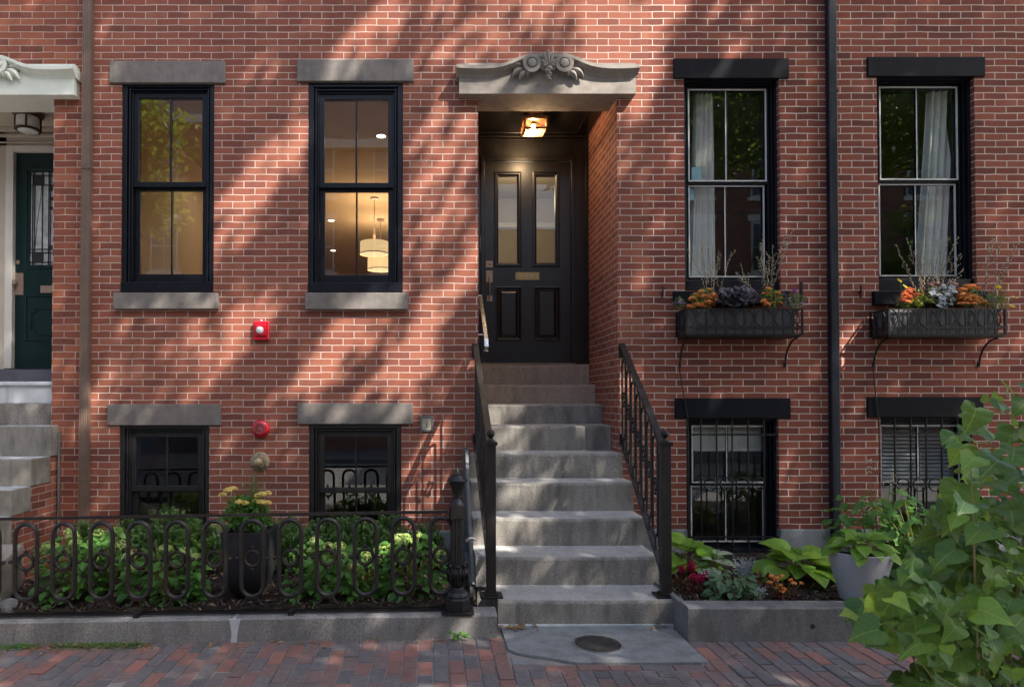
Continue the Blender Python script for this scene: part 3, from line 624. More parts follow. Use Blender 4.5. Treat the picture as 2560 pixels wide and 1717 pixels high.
# bluestone slab with a broken corner
sl=MB(); pts=[(SLX0,SLY1+.03),(SLX0+.005,-2.02),(SLX0+.06,-2.09),(SLX0+.14,-2.13),(SLX0+.24,-2.16),(SLX0+.34,-2.215),(SLX0+.42,SLY0),(SLX1-.05,SLY0+.005),(SLX1,SLY0+.02),(SLX1-.01,SLY1+.03)]
sl.prism(pts[::-1],-.06,.012,'z'); sl.prism([(SLX0+.012,SLY0+.01),(SLX0+.16,SLY0+.012),(SLX0+.11,-2.19),(SLX0+.05,-2.15),(SLX0+.01,-2.12)],-.06,-.004,'z')
sl.prism([(SLX0+.20,SLY0+.012),(SLX0+.395,SLY0+.004),(SLX0+.32,-2.232),(SLX0+.23,-2.19),(SLX0+.145,-2.16)],-.06,-.012,'z')
tag(sl.build('paving_slab',M['blue'],bevel=.004),kind='structure')
mh=thing('manhole_cover','round dark iron cover set in the bluestone slab before the steps','manhole cover',(1.135,-1.932,.012))
m_=MB(); m_.lathe([(.156,0),(.156,.002),(0,.002)],(1.135,-1.932,.0125),40)
for k in range(-9,10):
    for q in range(-9,10):
        x,y=k*.016+(q%2)*.008,q*.016
        if math.hypot(x,y)<.148: m_.box(1.135+x-.0048,1.135+x+.0048,-1.932+y-.0048,-1.932+y+.0048,.0135,.0172)
M['lid']=plain('worn_cast_iron',(.07,.064,.062),(.045,.042,.042),sc=25,rough=.5,metal=.3); m_.build('lid',M['lid'],mh); m_=MB(); m_.lathe([(.158,0),(.158,.004),(.170,.004),(.171,0)],(1.135,-1.932,.0115),40); m_.build('rim',M['grey'],mh)
# ================================================================ stoop
M['tread']=granite('pale_tread_stone',(.36,.35,.335),dk=.45,dirt=(.16,.155,.145))  # paler stone for the step tops than for the risers
stoop=thing('stone_stoop','nine worn grey granite steps climbing to the dark front door','stoop',(1.1,-1.55,0))
# front y, top z, left x, right x for each tread from the bottom
ST=[(-1.55,.194,.49,1.815),(-1.15,.421,.352,1.822),(-.75,.66,.355,1.845),(-.39,.924,.358,1.852),(-.07,1.168,.362,1.845),(.25,1.423,.46,1.822),(.59,1.637,.46,1.822),(.89,1.854,.46,1.822),(1.18,2.097,.46,1.822)]
for i,(y,z,a,b_) in enumerate(ST):
    zb=ST[i-1][1]-.012 if i else -.1; yb=ST[i+1][0]+.06 if i<8 else 1.6
    s=MB(); rr=random.Random(50+i); n=40
    # worn block: subdivided front edge with slight wobble
    vs=[];fs=[]
    for k in range(n+1):
        x=lerp(a,b_,k/n); wv=rr.uniform(-.003,.003); sag=-.008*math.sin(PI*k/n)
        ch=.012*max(0,noise.noise((x*9,i*3.1,2))); vs+=[(x,y+wv,zb),(x,y+wv,z-.020+sag-ch),(x,y+.006+wv+ch*.5,z-.006+sag-ch*.5),(x,y+.024+wv,z+sag+rr.uniform(-.001,.001)),(x,yb,z+.004)]
    for k in range(n):
        for q in range(3): fs.append((k*5+q,k*5+5+q,k*5+6+q,k*5+1+q))
    s.add(vs,fs); s.mi=1; s.add(vs,[(k*5+3,k*5+8,k*5+9,k*5+4) for k in range(n)]); s.mi=0
    for k in (0,n): s.add([tuple(vs[k*5+q]) for q in range(5)]+[(vs[k*5][0],yb,zb)],[(0,1,2,3,4,5)] if k else [(5,4,3,2,1,0)])
    s.build('step',[M['granwarm'] if i in (7,8) else M['granite'],M['tread']],stoop)
s=MB()
prev=None
for i in range(4):
    y,z,a,_=ST[i+1]; s.box(.352+.012,1.84,y+.03,.0,-.1,z-.02)
s.build('core',M['granite'],stoop)
s=MB(); s.box(.305,.35,-1.13,-.024,-.1,.22); s.box(.30,.349,-.06,-.024,.22,1.22); s.prism([(-1.15,.2),(-.9,.2),(-.024,.9),(-.024,1.2),(-.1,1.2)],.318,.350,'x'); s.build('side_slab',M['concr'],stoop,bevel=.005)
s=MB(); s.prism([(.49,-1.6),(.49,-1.5),(1.82,-1.5),(1.82,-1.56)],-.01,.02,'z'); s.build('mortar_line',M['pale'],stoop)
# ================================================================ kerbs round the beds
kt=thing('granite_curb','grey granite curb edging the left bed under the iron fence','curb',(-3,-1.77,0))
def kerbpiece(x0,x1,m,nm='curb_stone'):
    s=MB(); n=10; rr=random.Random(int(x0*100)); vs=[]; fs=[]
    for k in range(n+1):
        x=lerp(x0,x1,k/n); g=gz(x); w=rr.uniform(-.004,.004)
        vs+=[(x,-1.77+w,g-.12),(x,-1.772+w,g+.150+rr.uniform(-.003,.002)),(x,-1.758+w,g+.162+rr.uniform(-.002,.002)),(x,-1.60,g+.164),(x,-1.60,g-.12)]
    for k in range(n):
        for q in range(4): fs.append((k*5+q,k*5+5+q,k*5+6+q,k*5+1+q))
    fs+=[(4,3,2,1,0),tuple(n*5+q for q in range(5))]
    s.add(vs,fs); return s.build(nm,m,kt,smooth=35)
jx=PG(577,1600)[0]
kerbpiece(-9,jx-.012,M['grancurb']); kerbpiece(jx+.012,.462,M['grancurb'])
s=MB(); g=gz(jx); s.prism([(jx-.03,g-.12),(jx+.02,g-.12),(jx+.028,g+.05),(jx+.05,g+.158),(jx-.03,g+.158),(jx-.012,g+.06)],-1.776,-1.6,'y'); s.build('mortar_joint',M['pale'],kt)
kr=thing('concrete_curb','dark concrete curb edging the right bed beside the steps','curb',(4,-1.84,0))
s=MB(); n=12; vs=[];fs=[]; rr=random.Random(9)
for k in range(n+1):
    x=lerp(1.79,8,k/n); w=rr.uniform(-.003,.003); vs+=[(x,-1.845,-.12),(x,-1.847+w,.222),(x,-1.832+w,.234),(x,-1.69,.234),(x,-1.69,-.12)]
for k in range(n):
    for q in range(4): fs.append((k*5+q,k*5+5+q,k*5+6+q,k*5+1+q))
fs+=[(4,3,2,1,0),tuple(n*5+q for q in range(5))]; s.add(vs,fs)
s.build('curb_stone',M['concr'],kr,smooth=35); s=MB(); s.box(1.79,1.835,-1.69,-1.0,-.12,.225); s.box(1.822,1.86,-1.2,.0-.02,-.1,.18); s.build('return_stone',M['concr'],kr,bevel=.006)
s=MB(); hx_,hy_=2.32,-1.849; hx_=P(2032,1565,-1.848)[0]; hz_=PZ(1565,-1.848,2032); s.lathe([(.0,0),(.018,0),(.019,-.002),(0,-.002)][::-1],(hx_,-1.849,hz_),16,'y'); s.build('weep_hole',M['black'],kr)
# ================================================================ mulch beds
def mulch(name,x0,x1,y0,y1,zf,seed):
    s=MB(); rr=random.Random(seed); nx=int((x1-x0)/.05); ny=int((y1-y0)/.05); vs=[];fs=[]
    for j in range(ny+1):
        for i in range(nx+1):
            x=lerp(x0,x1,i/nx);y=lerp(y0,y1,j/ny); vs.append((x,y,zf(x,y)+.018*noise.noise((x*5,y*5,seed))+.010*noise.noise((x*17,y*17,3))))
    for j in range(ny):
        for i in range(nx): a=j*(nx+1)+i; fs.append((a,a+1,a+nx+2,a+nx+1))
    s.tint=.1; s.add(vs,fs)
    for k in range(int((x1-x0)*(y1-y0)*900)):
        x=rr.uniform(x0,x1);y=rr.uniform(y0,y1) if rr.random()<.6 else rr.uniform(y0,y0+.35); z=zf(x,y)+.018*noise.noise((x*5,y*5,seed))+.012
        s.tint=rr.choice([.15,.25,.3,.4,.5,.6,.85,1.0]) if rr.random()<.5 else .3; a=rr.uniform(0,PI); l=rr.uniform(.008,.028); w=rr.uniform(.003,.008); u=V((math.cos(a)*l,math.sin(a)*l,rr.gauss(0,.5)*l)); q=V((-math.sin(a)*w,math.cos(a)*w,rr.gauss(0,.4)*w)); up=V((0,0,.002))
        c=V((x,y,z)); s.add([c-u-q,c+u-q*.6,c+u+q*.7,c-u+q,c+up],[(0,1,4),(1,2,4),(2,3,4),(3,0,4)])
    return tag(s.build(name,M['mulch']),kind='stuff')
M['mulch']=leafmat('shredded_bark_mulch',[(.014,.009,.0075),(.035,.022,.016),(.075,.045,.030),(.19,.125,.085),(.30,.22,.15)],trans=0,rough=.95)
mulch('mulch',-8,.33,-1.62,.0,lambda x,y:gz(x)+.118,1)
mulch('mulch',1.835,8,-1.72,.0,lambda x,y:.185,2)
# ================================================================ iron fence
fy=-1.65
fe=thing('iron_fence','low black cast iron fence of upright ovals with small rings along the left curb','fence',(-2,fy,0))
c0=P(1103,1384,fy)[0]; sp=.2752
def stad(cx,cz,w,h,y,n=10):
    r=w/2; k=h/2-r; pts=[]
    for i in range(n+1): a=PI*i/n; pts.append((cx+r*math.cos(a),y,cz+k+r*math.sin(a)))
    for i in range(n+1): a=PI+PI*i/n; pts.append((cx+r*math.cos(a),y,cz-k+r*math.sin(a)))
    return pts
def ringpts(cx,cz,r,y,n=24): return [(cx+r*math.cos(2*PI*i/n),y,cz+r*math.sin(2*PI*i/n)) for i in range(n)]
SQ=[(math.cos(2*PI*i/8+PI/8)*1.08,math.sin(2*PI*i/8+PI/8)*1.08) for i in range(8)]
for k in range(17):
    x=c0-k*sp; g=gz(x); s=MB(); zc=g+.181+.375; 
    s.sweep(stad(x,zc,.160,.55,fy),[(a*.015,b_*.0135) for a,b_ in SQ],True,up=(0,1,0))
    s.sweep(stad(x,zc,.160,.55,fy-.014),[(a*.0065,b_*.006) for a,b_ in SQ],True,up=(0,1,0))
    s.sweep(ringpts(x,zc,.055,fy),[(a*.0115,b_*.0115) for a,b_ in SQ],True,up=(0,1,0))
    for sg in (-1,1):
        s.tube([(x+sg*.055,fy,zc),(x+sg*.078,fy,zc)],.006,6); s.tube([(x+sg*.09,fy,zc),(x+sg*.106,fy,zc)],.0065,6); s.ball((x+sg*.113,fy,zc),.0155,8)
        s.ball((x,fy,zc+sg*.080),.012,8,(1,.8,1.2)); s.ball((x+.010,fy,zc+sg*.073),.008,6); s.ball((x-.010,fy,zc+sg*.073),.008,6); s.octa((x,fy,zc+sg*.098),.006)
        # scroll foot
        z0=zc-.275
        s.sweep([(x+sg*.042,fy,z0-.012),(x+sg*.046,fy,z0-.028),(x+sg*.058,fy,z0-.05),(x+sg*.078,fy,z0-.062),(x+sg*.092,fy,z0-.058)],[(a*.009,b_*.009) for a,b_ in SQ],up=(0,1,0))
    z0=zc-.275; s.box(x-.05,x+.05,fy-.014,fy+.014,z0-.016,z0-.001); s.box(x-.082,x+.082,fy-.013,fy+.013,z0-.085,z0-.068)
    s.build('oval_panel',M['ironb'],fe,smooth=45)
xa,xb=-4.9,P(1120,1384,fy)[0]
def gbar(mb,y0,y1,za,zb):
    n=12
    for i in range(n):
        a,b_=lerp(xa,xb,i/n),lerp(xa,xb,(i+1)/n); ga,gb=gz(a),gz(b_)
        mb.add([(a,y0,ga+za),(b_,y0,gb+za),(b_,y1,gb+za),(a,y1,ga+za),(a,y0,ga+zb),(b_,y0,gb+zb),(b_,y1,gb+zb),(a,y1,ga+zb)],[(0,3,2,1),(4,5,6,7),(0,1,5,4),(2,3,7,6)])
s=MB(); gbar(s,fy-.012,fy+.012,.862,.882); s.build('top_rail',M['ironb'],fe)
s=MB(); gbar(s,fy-.018,fy-.002,.176,.190); gbar(s,fy-.055,fy-.038,.174,.186); s.build('bottom_rail',M['iron'],fe)
for px in (345,729):
    x=P(px,1530,fy-.05)[0]; s=MB(); s.box(x-.02,x+.02,fy-.085,fy+.01,gz(x)+.164,gz(x)+.197); s.build('bracket',M['iron'],fe,bevel=.003)
# cast gate post
gp=thing('cast_iron_post','ornate black cast iron fence post with urn cap at the end of the fence','post',(P(1143.5,1450,-1.68)[0],-1.68,.164))
gx,gy=P(1143.5,1450,-1.68)[0],-1.68; q=.000772; z0=.164
def zz(zy): return z0+(1445-zy)*q
s=MB(); s.box(gx-.115,gx+.115,gy-.115,gy+.09,z0,z0+.011); s.build('base_plate',M['iron'],gp,bevel=.002)
s=MB(); s.lathe([(.093,zz(1430)),(.093,zz(1330)),(.088,zz(1322)),(.082,zz(1318)),(.084,zz(1300)),(.072,zz(1270)),(.05,zz(1248)),(.042,zz(1236)),(.04,zz(1228))],(gx,gy,0),8,ph=PI/8)
s.build('plinth',M['iron'],gp,bevel=.003)
s=MB(); s.lathe([(.036,zz(1228)),(.05,zz(1205)),(.068,zz(1160)),(.074,zz(1110)),(.068,zz(1070)),(.058,zz(1030)),(.062,zz(1015)),(.05,zz(1008))],(gx,gy,0),24)
for k in range(8):
    a=2*PI*k/8+PI/8*0; dv=V((math.cos(a),math.sin(a),0)); tv=V((-dv.y,dv.x,0)); c=V((gx,gy,0))
    for w in (-.02,0,.02): s.tube([c+dv*.048+V((0,0,zz(1205))),c+dv*.070+tv*w*.9+V((0,0,zz(1150))),c+dv*.074+tv*w+V((0,0,zz(1090))),c+dv*(.070-abs(w)*.4)+tv*w*.6+V((0,0,zz(1030+abs(w)*1200)))],[.006,.009,.010,.005],6)
    s.ball(c+dv*.075+V((0,0,zz(1022))),.014,8)
s.build('leaf_urn',M['iron'],gp,smooth=60)
s=MB(); prof=[]
for k in range(24):
    a=2*PI*k/24; r=.041 if k%2 else .033; prof.append((gx+r*math.cos(a),gy+r*math.sin(a)))
s.prism(prof,zz(1010),zz(588),'z'); s.build('fluted_shaft',M['ironb'],gp)
s=MB(); s.box(gx-.052,gx+.052,gy-.052,gy+.052,zz(590),zz(458)); s.box(gx+.052,gx+.062,gy-.03,gy+.03,zz(560),zz(480)); s.box(gx-.062,gx-.052,gy-.02,gy+.02,zz(585),zz(480)); s.build('block',M['ironb'],gp,bevel=.006)
s=MB(); s.lathe([(.056,zz(458)),(.054,zz(448)),(.046,zz(428)),(.032,zz(408)),(.026,zz(395)),(.034,zz(385)),(.032,zz(372)),(.036,zz(350)),(.046,zz(300)),(.062,zz(250)),(.074,zz(242)),(.078,zz(234)),(.07,zz(222)),(.052,zz(200)),(.044,zz(185)),(.046,zz(178)),(.03,zz(165)),(.016,zz(150)),(.008,zz(132)),(.002,zz(112))],(gx,gy,0),20); s.build('urn_cap',M['iron'],gp,smooth=40)
s=MB(); s.tube([(gx+.065,gy+.02,zz(810)),(gx+.085,gy+.02,zz(785)),(gx+.11,gy+.02,zz(780)),(gx+.13,gy+.02,zz(790))],.012,8,up=(0,1,0)); s.build('conduit',M['steel'],gp)
# ================================================================ stair railings
def railing(label,xw,xn,yn,right):
    t=thing('stair_railing',label,'railing',(xn,yn,.194)); zt0=2.22; ztn=1.357-.03; zb0=1.20+.06; zbn=.30+.02
    if right: zt0=2.225
    s=MB(); s.box(xn-.036,xn+.036,yn-.036,yn+.036,.20,1.335); s.build('newel_post',M['ironb'],t,bevel=.004)
    s=MB(); s.box(xn-.085,xn+.085,yn-.075,yn+.075,.190,.208); s.box(xn-.048,xn+.048,yn-.048,yn+.048,.208,.222); s.build('base_plate',M['iron'],t,bevel=.003)
    s=MB(); s.box(xn-.046,xn+.046,yn-.046,yn+.046,1.335,1.362); s.lathe([(.034,1.362),(.032,1.372),(.016,1.384),(.014,1.392),(.017,1.396)],(xn,yn,0),16); s.ball((xn,yn,1.424),.031,14); s.build('ball_cap',M['iron'],t,smooth=40)
    s=MB(); s.bar([(xw,-.005,zt0),(lerp(xw,xn,.5),yn/2,(zt0+ztn)/2),(xn,yn+.03,ztn)],.056,.022); s.build('handrail',M['iron'],t,bevel=.004)
    s=MB(); s.bar([(xw,-.005,zb0),(xn,yn+.03,zbn)],.04,.016); s.build('bottom_rail',M['iron'],t)
    s=MB(); s.box(xw-.03,xw+.03,-.016,.0,zt0-.13,zt0-.005); s.build('wall_bracket',M['iron'],t,bevel=.003); s=MB(); s.box(xw-.026,xw+.026,-.03,.0,zb0-.0,zb0+.09); s.build('wall_bracket',M['iron'],t,bevel=.003)
    n=8
    for k in range(n):
        u=(k+.5)/n; x=lerp(xw,xn,u); y=lerp(0,yn,u); zt=lerp(zt0,ztn,u)-.012; zb=lerp(zb0,zbn,u)+.01; c=(zt+zb)/2; h=(zt-zb)*.82; s=MB(); st_=(ztn-zt0)/-yn*-1
        slope=(zt0-ztn)/yn
        path=[(x,y+px_,c+pz_+px_*-slope*.0) for px_,_,pz_ in stad(0,0,.12,h,0,8)]
        s.sweep(path,[(a*.0095,b_*.0095) for a,b_ in SQ],True,up=(1,0,0))
        for dzc in (0,):
            s.sweep([(x,y+.036*math.cos(2*PI*i/16),c+.036*math.sin(2*PI*i/16)) for i in range(16)],[(a*.008,b_*.008) for a,b_ in SQ],True,up=(1,0,0))
        s.tube([(x,y,c+h/2),(x,y,zt)],.008,6,up=(1,0,0)); s.tube([(x,y,c-h/2),(x,y,zb-.005)],.008,6,up=(1,0,0)); s.ball((x,y,c+.06),.015,8); s.ball((x,y,c-.06),.015,8)
        s.ball((x,y-.085,c),.017,8); s.tube([(x,y-.06,c),(x,y-.115,c)],.006,6)
        s.build('oval_panel',M['iron'],t,smooth=45)
    return t
railing('black iron stair railing with ball topped post on the left of the steps',.424,.4485,-1.44,False)
railing('black iron stair railing with ball topped post beside the right flower bed',1.862,1.776,-1.44,True)
hr=thing('wall_handrail','short bare steel handrail on the left side of the door recess','handrail',(.5,.3,2.2))
s=MB(); s.bar([(.517,.62,2.80),(.525,.3,2.55),(.533,.02,2.28),(.533,-.03,2.20),(.53,.0,2.165)],.04,.016); s.build('grip',M['steel'],hr,bevel=.003); s=MB(); s.tube([(.457,.45,2.64),(.52,.45,2.66)],.007,8); s.tube([(.457,.08,2.33),(.53,.08,2.33)],.007,8); s.build('bracket',M['steel'],hr)
# ================================================================ downpipes
dp=thing('downpipe','brown fluted downpipe left of the grey lintelled windows','downpipe',(PX(208,0,1270),-.05,.4))
s=MB(); xa=PX(219.5,-.06,0); xb=PX(208,-.06,1265); za=6.6; zb_=PZ(1275,-.06,208)
ztop=PZ(0,-.06,219)
sec=[(-.043,-.03)]+[(-.043+.0086*i,.028-(.0035 if i%2 else 0)) for i in range(11)]+[(.043,-.03)]
s.sweep([(xb,-.045,zb_-.6),(xb,-.045,zb_),(xa,-.045,ztop),(xa-.003,-.045,8)],[(a,-b_) for a,b_ in sec][::-1],up=(0,1,0)); s.build('pipe',M['brown'],dp)
for py in (420,1200):
    z=PZ(py,-.06,215); x=lerp(xb,xa,(z-zb_)/(ztop-zb_)); s=MB(); s.box(x-.0455,x+.0455,-.0755,.0,z-.010,z+.010); s.build('strap',M['brown'],dp)
M['pipeblk']=plain('peeling_black_paint',(.005,.0075,.014),(.008,.011,.02),sc=5,rough=.35,bmp=.06,streak=(.025,.032,.048))
dp=thing('downpipe','black painted square downpipe between the two flower boxes','downpipe',(PX(2090,0,1200),-.05,.4))
s=MB(); xa=PX(2078.5,-.05,0); xb=PX(2090,-.05,1290); zb_=PZ(1290,-.05,2090); ztop=PZ(0,-.05,2078)
s.sweep([(xb+.001,-.045,zb_-.35),(xb,-.045,zb_),(xa,-.045,ztop),(xa-.003,-.045,8)],[(-.036,-.028),(.036,-.028),(.040,-.021),(.040,.04),(-.040,.04),(-.040,-.021)],up=(0,1,0)); s.build('pipe',M['pipeblk'],dp,bevel=.004)
for z in (1.3,2.9,4.7): x=lerp(xb,xa,(z-zb_)/(ztop-zb_)); s=MB(); s.box(x-.0425,x+.0425,-.0755,0,z-.015,z+.015); s.build('strap',M['pipeblk'],dp)
# ================================================================ wall fittings
x,z=P(653.5,827,-.03); t=thing('fire_strobe','square red fire strobe with a clear lens between the parlour windows','fire alarm',(x,0,z-.1)); s=MB(); s.box(x-.078,x+.078,-.045,-.001,z-.092,z+.094); s.build('housing',M['red'],t,bevel=.012,seg=3)
s=MB(); s.prism([(x-.052,z-.05),(x+.052,z-.05),(x+.052,z+.06),(x-.052,z+.06)],-.062,-.045,'y'); s.build('face_plate',M['red'],t,bevel=.007)
s=MB(); s.lathe([(.036,0),(.035,.008),(.024,.016),(0,.018)],(x-.008,-.062,z+.004),20,'y')
for k in range(10): a=2*PI*k/10; s.box(x-.008+.026*math.cos(a)-.003,x-.008+.026*math.cos(a)+.003,-.078,-.064,z+.004+.026*math.sin(a)-.003,z+.004+.026*math.sin(a)+.003)
s.build('lens',M['lens'],t,smooth=40); s=MB(); s.ball((x+.0,-.03,z+.1),.012,8); s.build('fixing',M['lens'],t)
x,z=P(651.5,1071.5,-.03); t=thing('alarm_bell','round red alarm bell above the brass standpipe cap','fire alarm',(x,0,z-.09)); s=MB(); s.lathe([(.084,0),(.086,.018),(.083,.036),(.07,.048),(.052,.053),(.049,.05),(.0,.052)],(x,-.001,z),32,'y'); s.build('gong',M['red'],t,smooth=40)
s=MB(); 
for k in range(8): a=2*PI*k/8; s.tube([(x,-.054,z),(x+.045*math.cos(a),-.054,z+.045*math.sin(a))],.003,5)
s.sweep([(x+.046*math.cos(2*PI*i/20),-.055,z+.046*math.sin(2*PI*i/20)) for i in range(20)],[(-.002,-.002),(.002,-.002),(.002,.002),(-.002,.002)],True,up=(0,1,0)); s.lathe([(.014,.05),(.012,.06),(0,.061)],(x,0,z),12,'y'); s.build('grille',M['grey'],t)
x,z=P(648.5,1154,-.03); t=thing('standpipe_cap','weathered brass standpipe cap on a round flange','standpipe',(x,0,z-.1)); s=MB(); s.lathe([(.094,0),(.095,.012),(.088,.018),(.072,.02),(.066,.024),(.064,.05),(.06,.056),(.0,.058)],(x,-.001,z),32,'y')
for k in range(3): a=2*PI*k/3+PI/2; s.lathe([(.008,.018),(.008,.03),(0,.031)],(x+.08*math.cos(a),0,z+.08*math.sin(a)),6,'y')
M['oldbrass']=plain('weathered_brass',(.36,.29,.19),(.24,.18,.12),sc=30,rough=.6,metal=.35,bmp=.3); s.build('flange',M['oldbrass'],t,smooth=40); s=MB(); s.lathe([(.044,.05),(.045,.07),(.04,.088),(.028,.1),(0,.104)],(x-.004,0,z-.002),24,'y'); M['capb']=plain('tan_brass_cap',(.45,.34,.19),(.36,.26,.14),sc=20,rough=.45,metal=.3); s.build('cap',M['capb'],t,smooth=40)
x,z=P(1067,1059,-.02); t=thing('key_switch_box','beige key switch plate in a grey box right of the basement window','switch',(x,0,z-.08)); s=MB(); frame_ring(s,x-.064,x+.064,z-.076,z+.076,.02,.02,.02,.02,-.02,-.001); s.build('box_rim',M['grey'],t,bevel=.003); s=MB(); s.box(x-.044,x+.044,-.016,-.001,z-.056,z+.056); s.build('cover_plate',M['plate'],t,bevel=.002)
s=MB(); s.lathe([(.009,.014),(.009,.022),(0,.022)],(x,0,z-.026),12,'y'); s.box(x-.014,x+.014,-.019,-.016,z-.004,z+.002); s.box(x-.002,x+.002,-.019,-.016,z-.016,z-.004); s.lathe([(.006,.014),(.006,.02),(0,.02)],(x,0,z+.034),10,'y'); s.build('keyhole',M['grey'],t)
# worn pale paint mark on one brick
x,z=P(1063,402,0); s=MB(); rr=random.Random(3); xx=x-.075
M['mark']=plain('worn_pale_paint',(.58,.47,.42),(.40,.25,.2),sc=70,rough=.9)
for st in ('/\\-','/-\\','|/\\','|)','|<',')(','|-|'):
    for ch in st:
        a,b_={'/':((-.006,-.014),(.004,.014)),'\\':((-.002,.014),(.008,-.014)),'-':((-.006,-.002),(.006,-.002)),'|':((-.006,-.014),(-.006,.014)),')':((0,.014),(.007,-.008)),'(':((.006,-.012),(-.003,.012)),'<':((-.004,0),(.008,-.014))}[ch]
        a=V((xx+a[0]+rr.uniform(-.002,.002),-.002,z-.003+a[1]+rr.uniform(-.003,.002))); b_=V((xx+b_[0],-.002,z-.003+b_[1])); s.bar([a,b_],.003,.0045,up=(0,1,0))
    xx+=.0215
s.build('paint_mark',M['mark'],house)
for px,py in ((1656,731),(2152,729)):
    x,z=P(px,py,-.02); t=thing('shutter_hook','small black iron shutter hook '+('beside the left flower box' if px<2000 else 'beside the black downpipe'),'shutter hook',(x,0,z-.06)); s=MB(); s.bar([(x,-.02,z+.065),(x+.004,-.022,z+.02),(x-.004,-.022,z-.03),(x,-.02,z-.062)],.014,.01,up=(1,0,0)); s.box(x-.008,x+.008,-.02,0,z-.01,z+.01); s.build('hook',M['iron'],t)
# window grilles
def grille(label,px,pyt,pyb,pym,hb,rings,xr,extra):
    y=.03; t=thing('window_grille',label,'window grille',(P(px[0],pyb,y)[0],y,PZ(pyb,y,px[0])))
    for i,p in enumerate(px):
        a,z1=P(p,pyt,y); b_,z0=P(p+ (2 if i>1 else 3),pyb,y); s=MB(); s.tube([(a,y,z1),(b_,y,z0)],.0085,8,up=(0,1,0)); s.build('bar',M['iron'],t,smooth=60)
    for p0,p1,py in hb:
        a,z=P(p0,py,y); b_,_=P(p1,py,y); s=MB(); s.box(a,b_,y-.016,y-.006,z-.009,z+.009); s.build('cross_bar',M['iron'],t)
    s=MB(); a,z=P(xr[0],pym,y); b_,_=P(xr[1],pym,y); s.box(a,b_,y-.014,y-.006,z-.007,z+.007)
    for p in rings: x,_=P(p,pym,y); s.sweep(ringpts(x,z,.062,y-.010),[(q1*.0065,q2*.0065) for q1,q2 in SQ],True,up=(0,1,0))
    s.build('ring_row',M['iron'],t,smooth=50)
grille('black bar grille with a row of four rings over the right bed window',[1751.5,1791,1830,1869.5,1909],1046,1374,1209,[(1716,1944,1086),(1719,1952,1341)],[1776,1815.5,1855,1895],(1756,1914),0)
grille('black bar grille over the basement window with slatted blinds',[2236,2276,2315,2354,2393],1043,1374,1211,[(2203,2425,1084),(2206,2430,1341)],[2256,2297,2336,2375],(2240,2398),0)
# irrigation tube hanging from the boxes
for i,(pp,lb) in enumerate((([(1698,916),(1703,950),(1709,985),(1713,1004),(1719,1045),(1721,1120),(1722,1240),(1722,1360)],'thin black irrigation tube hanging below the left flower box'),([(2182,912),(2186,960),(2190,992),(2196,1042),(2199,1120),(2200,1260)],'thin black irrigation tube hanging below the right flower box'))):
    s=MB(); s.tube([(P(a,b_,-.032)[0],-.032,P(a,b_,-.032)[1]) for a,b_ in pp],.0055,6,up=(0,1,0)); tag(s.build('irrigation_tube',M['black'],smooth=60),lb,'tube')
# curtains and blinds
def curtain(label,pxt,pxb,pyt,pyb,y,seed):
    s=MB(); rr=random.Random(seed); n=60; rows=14; vs=[];fs=[]; ph=[rr.uniform(0,6) for _ in range(3)]
    for j in range(rows+1):
        v=j/rows; py=lerp(pyt,pyb,v); f=v**1.3
        xl=P(lerp(pxt[0],pxb[0],f),py,y)[0]; xr=P(lerp(pxt[1],pxb[1],f),py,y)[0]; z=PZ(py,y,pxt[0])
        for i in range(n+1):
            u=i/n; w=math.sin(u*2*PI*4.2+ph[0]+.4*math.sin(v*3+ph[1]))*.032+math.sin(u*2*PI*9+ph[2])*.008
            vs.append((lerp(xl,xr,u),y+w,z))
    for j in range(rows):
        for i in range(n): a=j*(n+1)+i; fs.append((a,a+1,a+n+2,a+n+1))
    s.add(vs,fs); tag(s.build('curtain',M['fabric'],smooth=180),label,'curtain')
curtain('pale grey curtain hanging in the upper window right of the front door',(1738,1783),(1715,1792),215,712,.25,4)
curtain('pale grey curtain hanging at the right side of the far right upper window',(2322,2386),(2290,2368),210,705,.25,8)
t=thing('roller_shade','half lowered pale roller shade in the barred window above the right bed','blind',(P(1820,1060,.26)[0],.26,PZ(1125,.26,1820))); a,z1=P(1728,1058,.20); b_,z0=P(1912,1122,.20); s=MB(); s.box(a,b_,.195,.20,z0,z1); s.build('cloth',M['blind'],t); s=MB(); s.box(a,b_,.185,.205,z0-.02,z0); s.build('hem_bar',M['blind'],t)
t=thing('venetian_blind','pale slatted venetian blind in the far right barred window','blind',(P(2300,1060,.25)[0],.25,PZ(1205,.25,2300))); a,z1=P(2204,1060,.25); b_,z0=P(2402,1210,.25); s=MB(); n=15
for k in range(n): z=lerp(z1-.03,z0,k/n); s.obox(((a+b_)/2,.25,z),((b_-a)/2,0,0),(0,.018,.012),(0,-.0006,.001))
s.build('slats',M['blind'],t); s=MB(); s.box(a,b_,.23,.27,z1-.03,z1); s.build('head_rail',M['blind'],t)
# ================================================================ lamps
M['bulb']=emit('lamp_bulb',(1,.74,.45),45); M['lglass']=glassmat('lantern_glass',tintc=(1,.93,.82),ior=1.5)
lx,ly,lz=1.105,.62,4.565
t=thing('porch_lantern','lit copper box lantern with crossed bars under the door hood','ceiling lamp',(lx,ly,cz)); M['copper']=plain('copper_brown_metal',(.20,.10,.05),(.14,.07,.035),sc=30,rough=.35,metal=.7)
s=MB(); h=.118; zt_=lz+.115
for a in (-1,1):
    for b_ in (-1,1): s.box(lx+a*h-.009,lx+a*h+.009,ly+b_*h-.009,ly+b_*h+.009,lz,zt_)
for z in (lz,zt_-.014):
    for a in (-1,1): s.box(lx-h+.009,lx+h-.009,ly+a*h-.0088,ly+a*h+.0088,z+.001,z+.013); s.box(lx+a*h-.0088,lx+a*h+.0088,ly-h+.009,ly+h-.009,z+.001,z+.013)
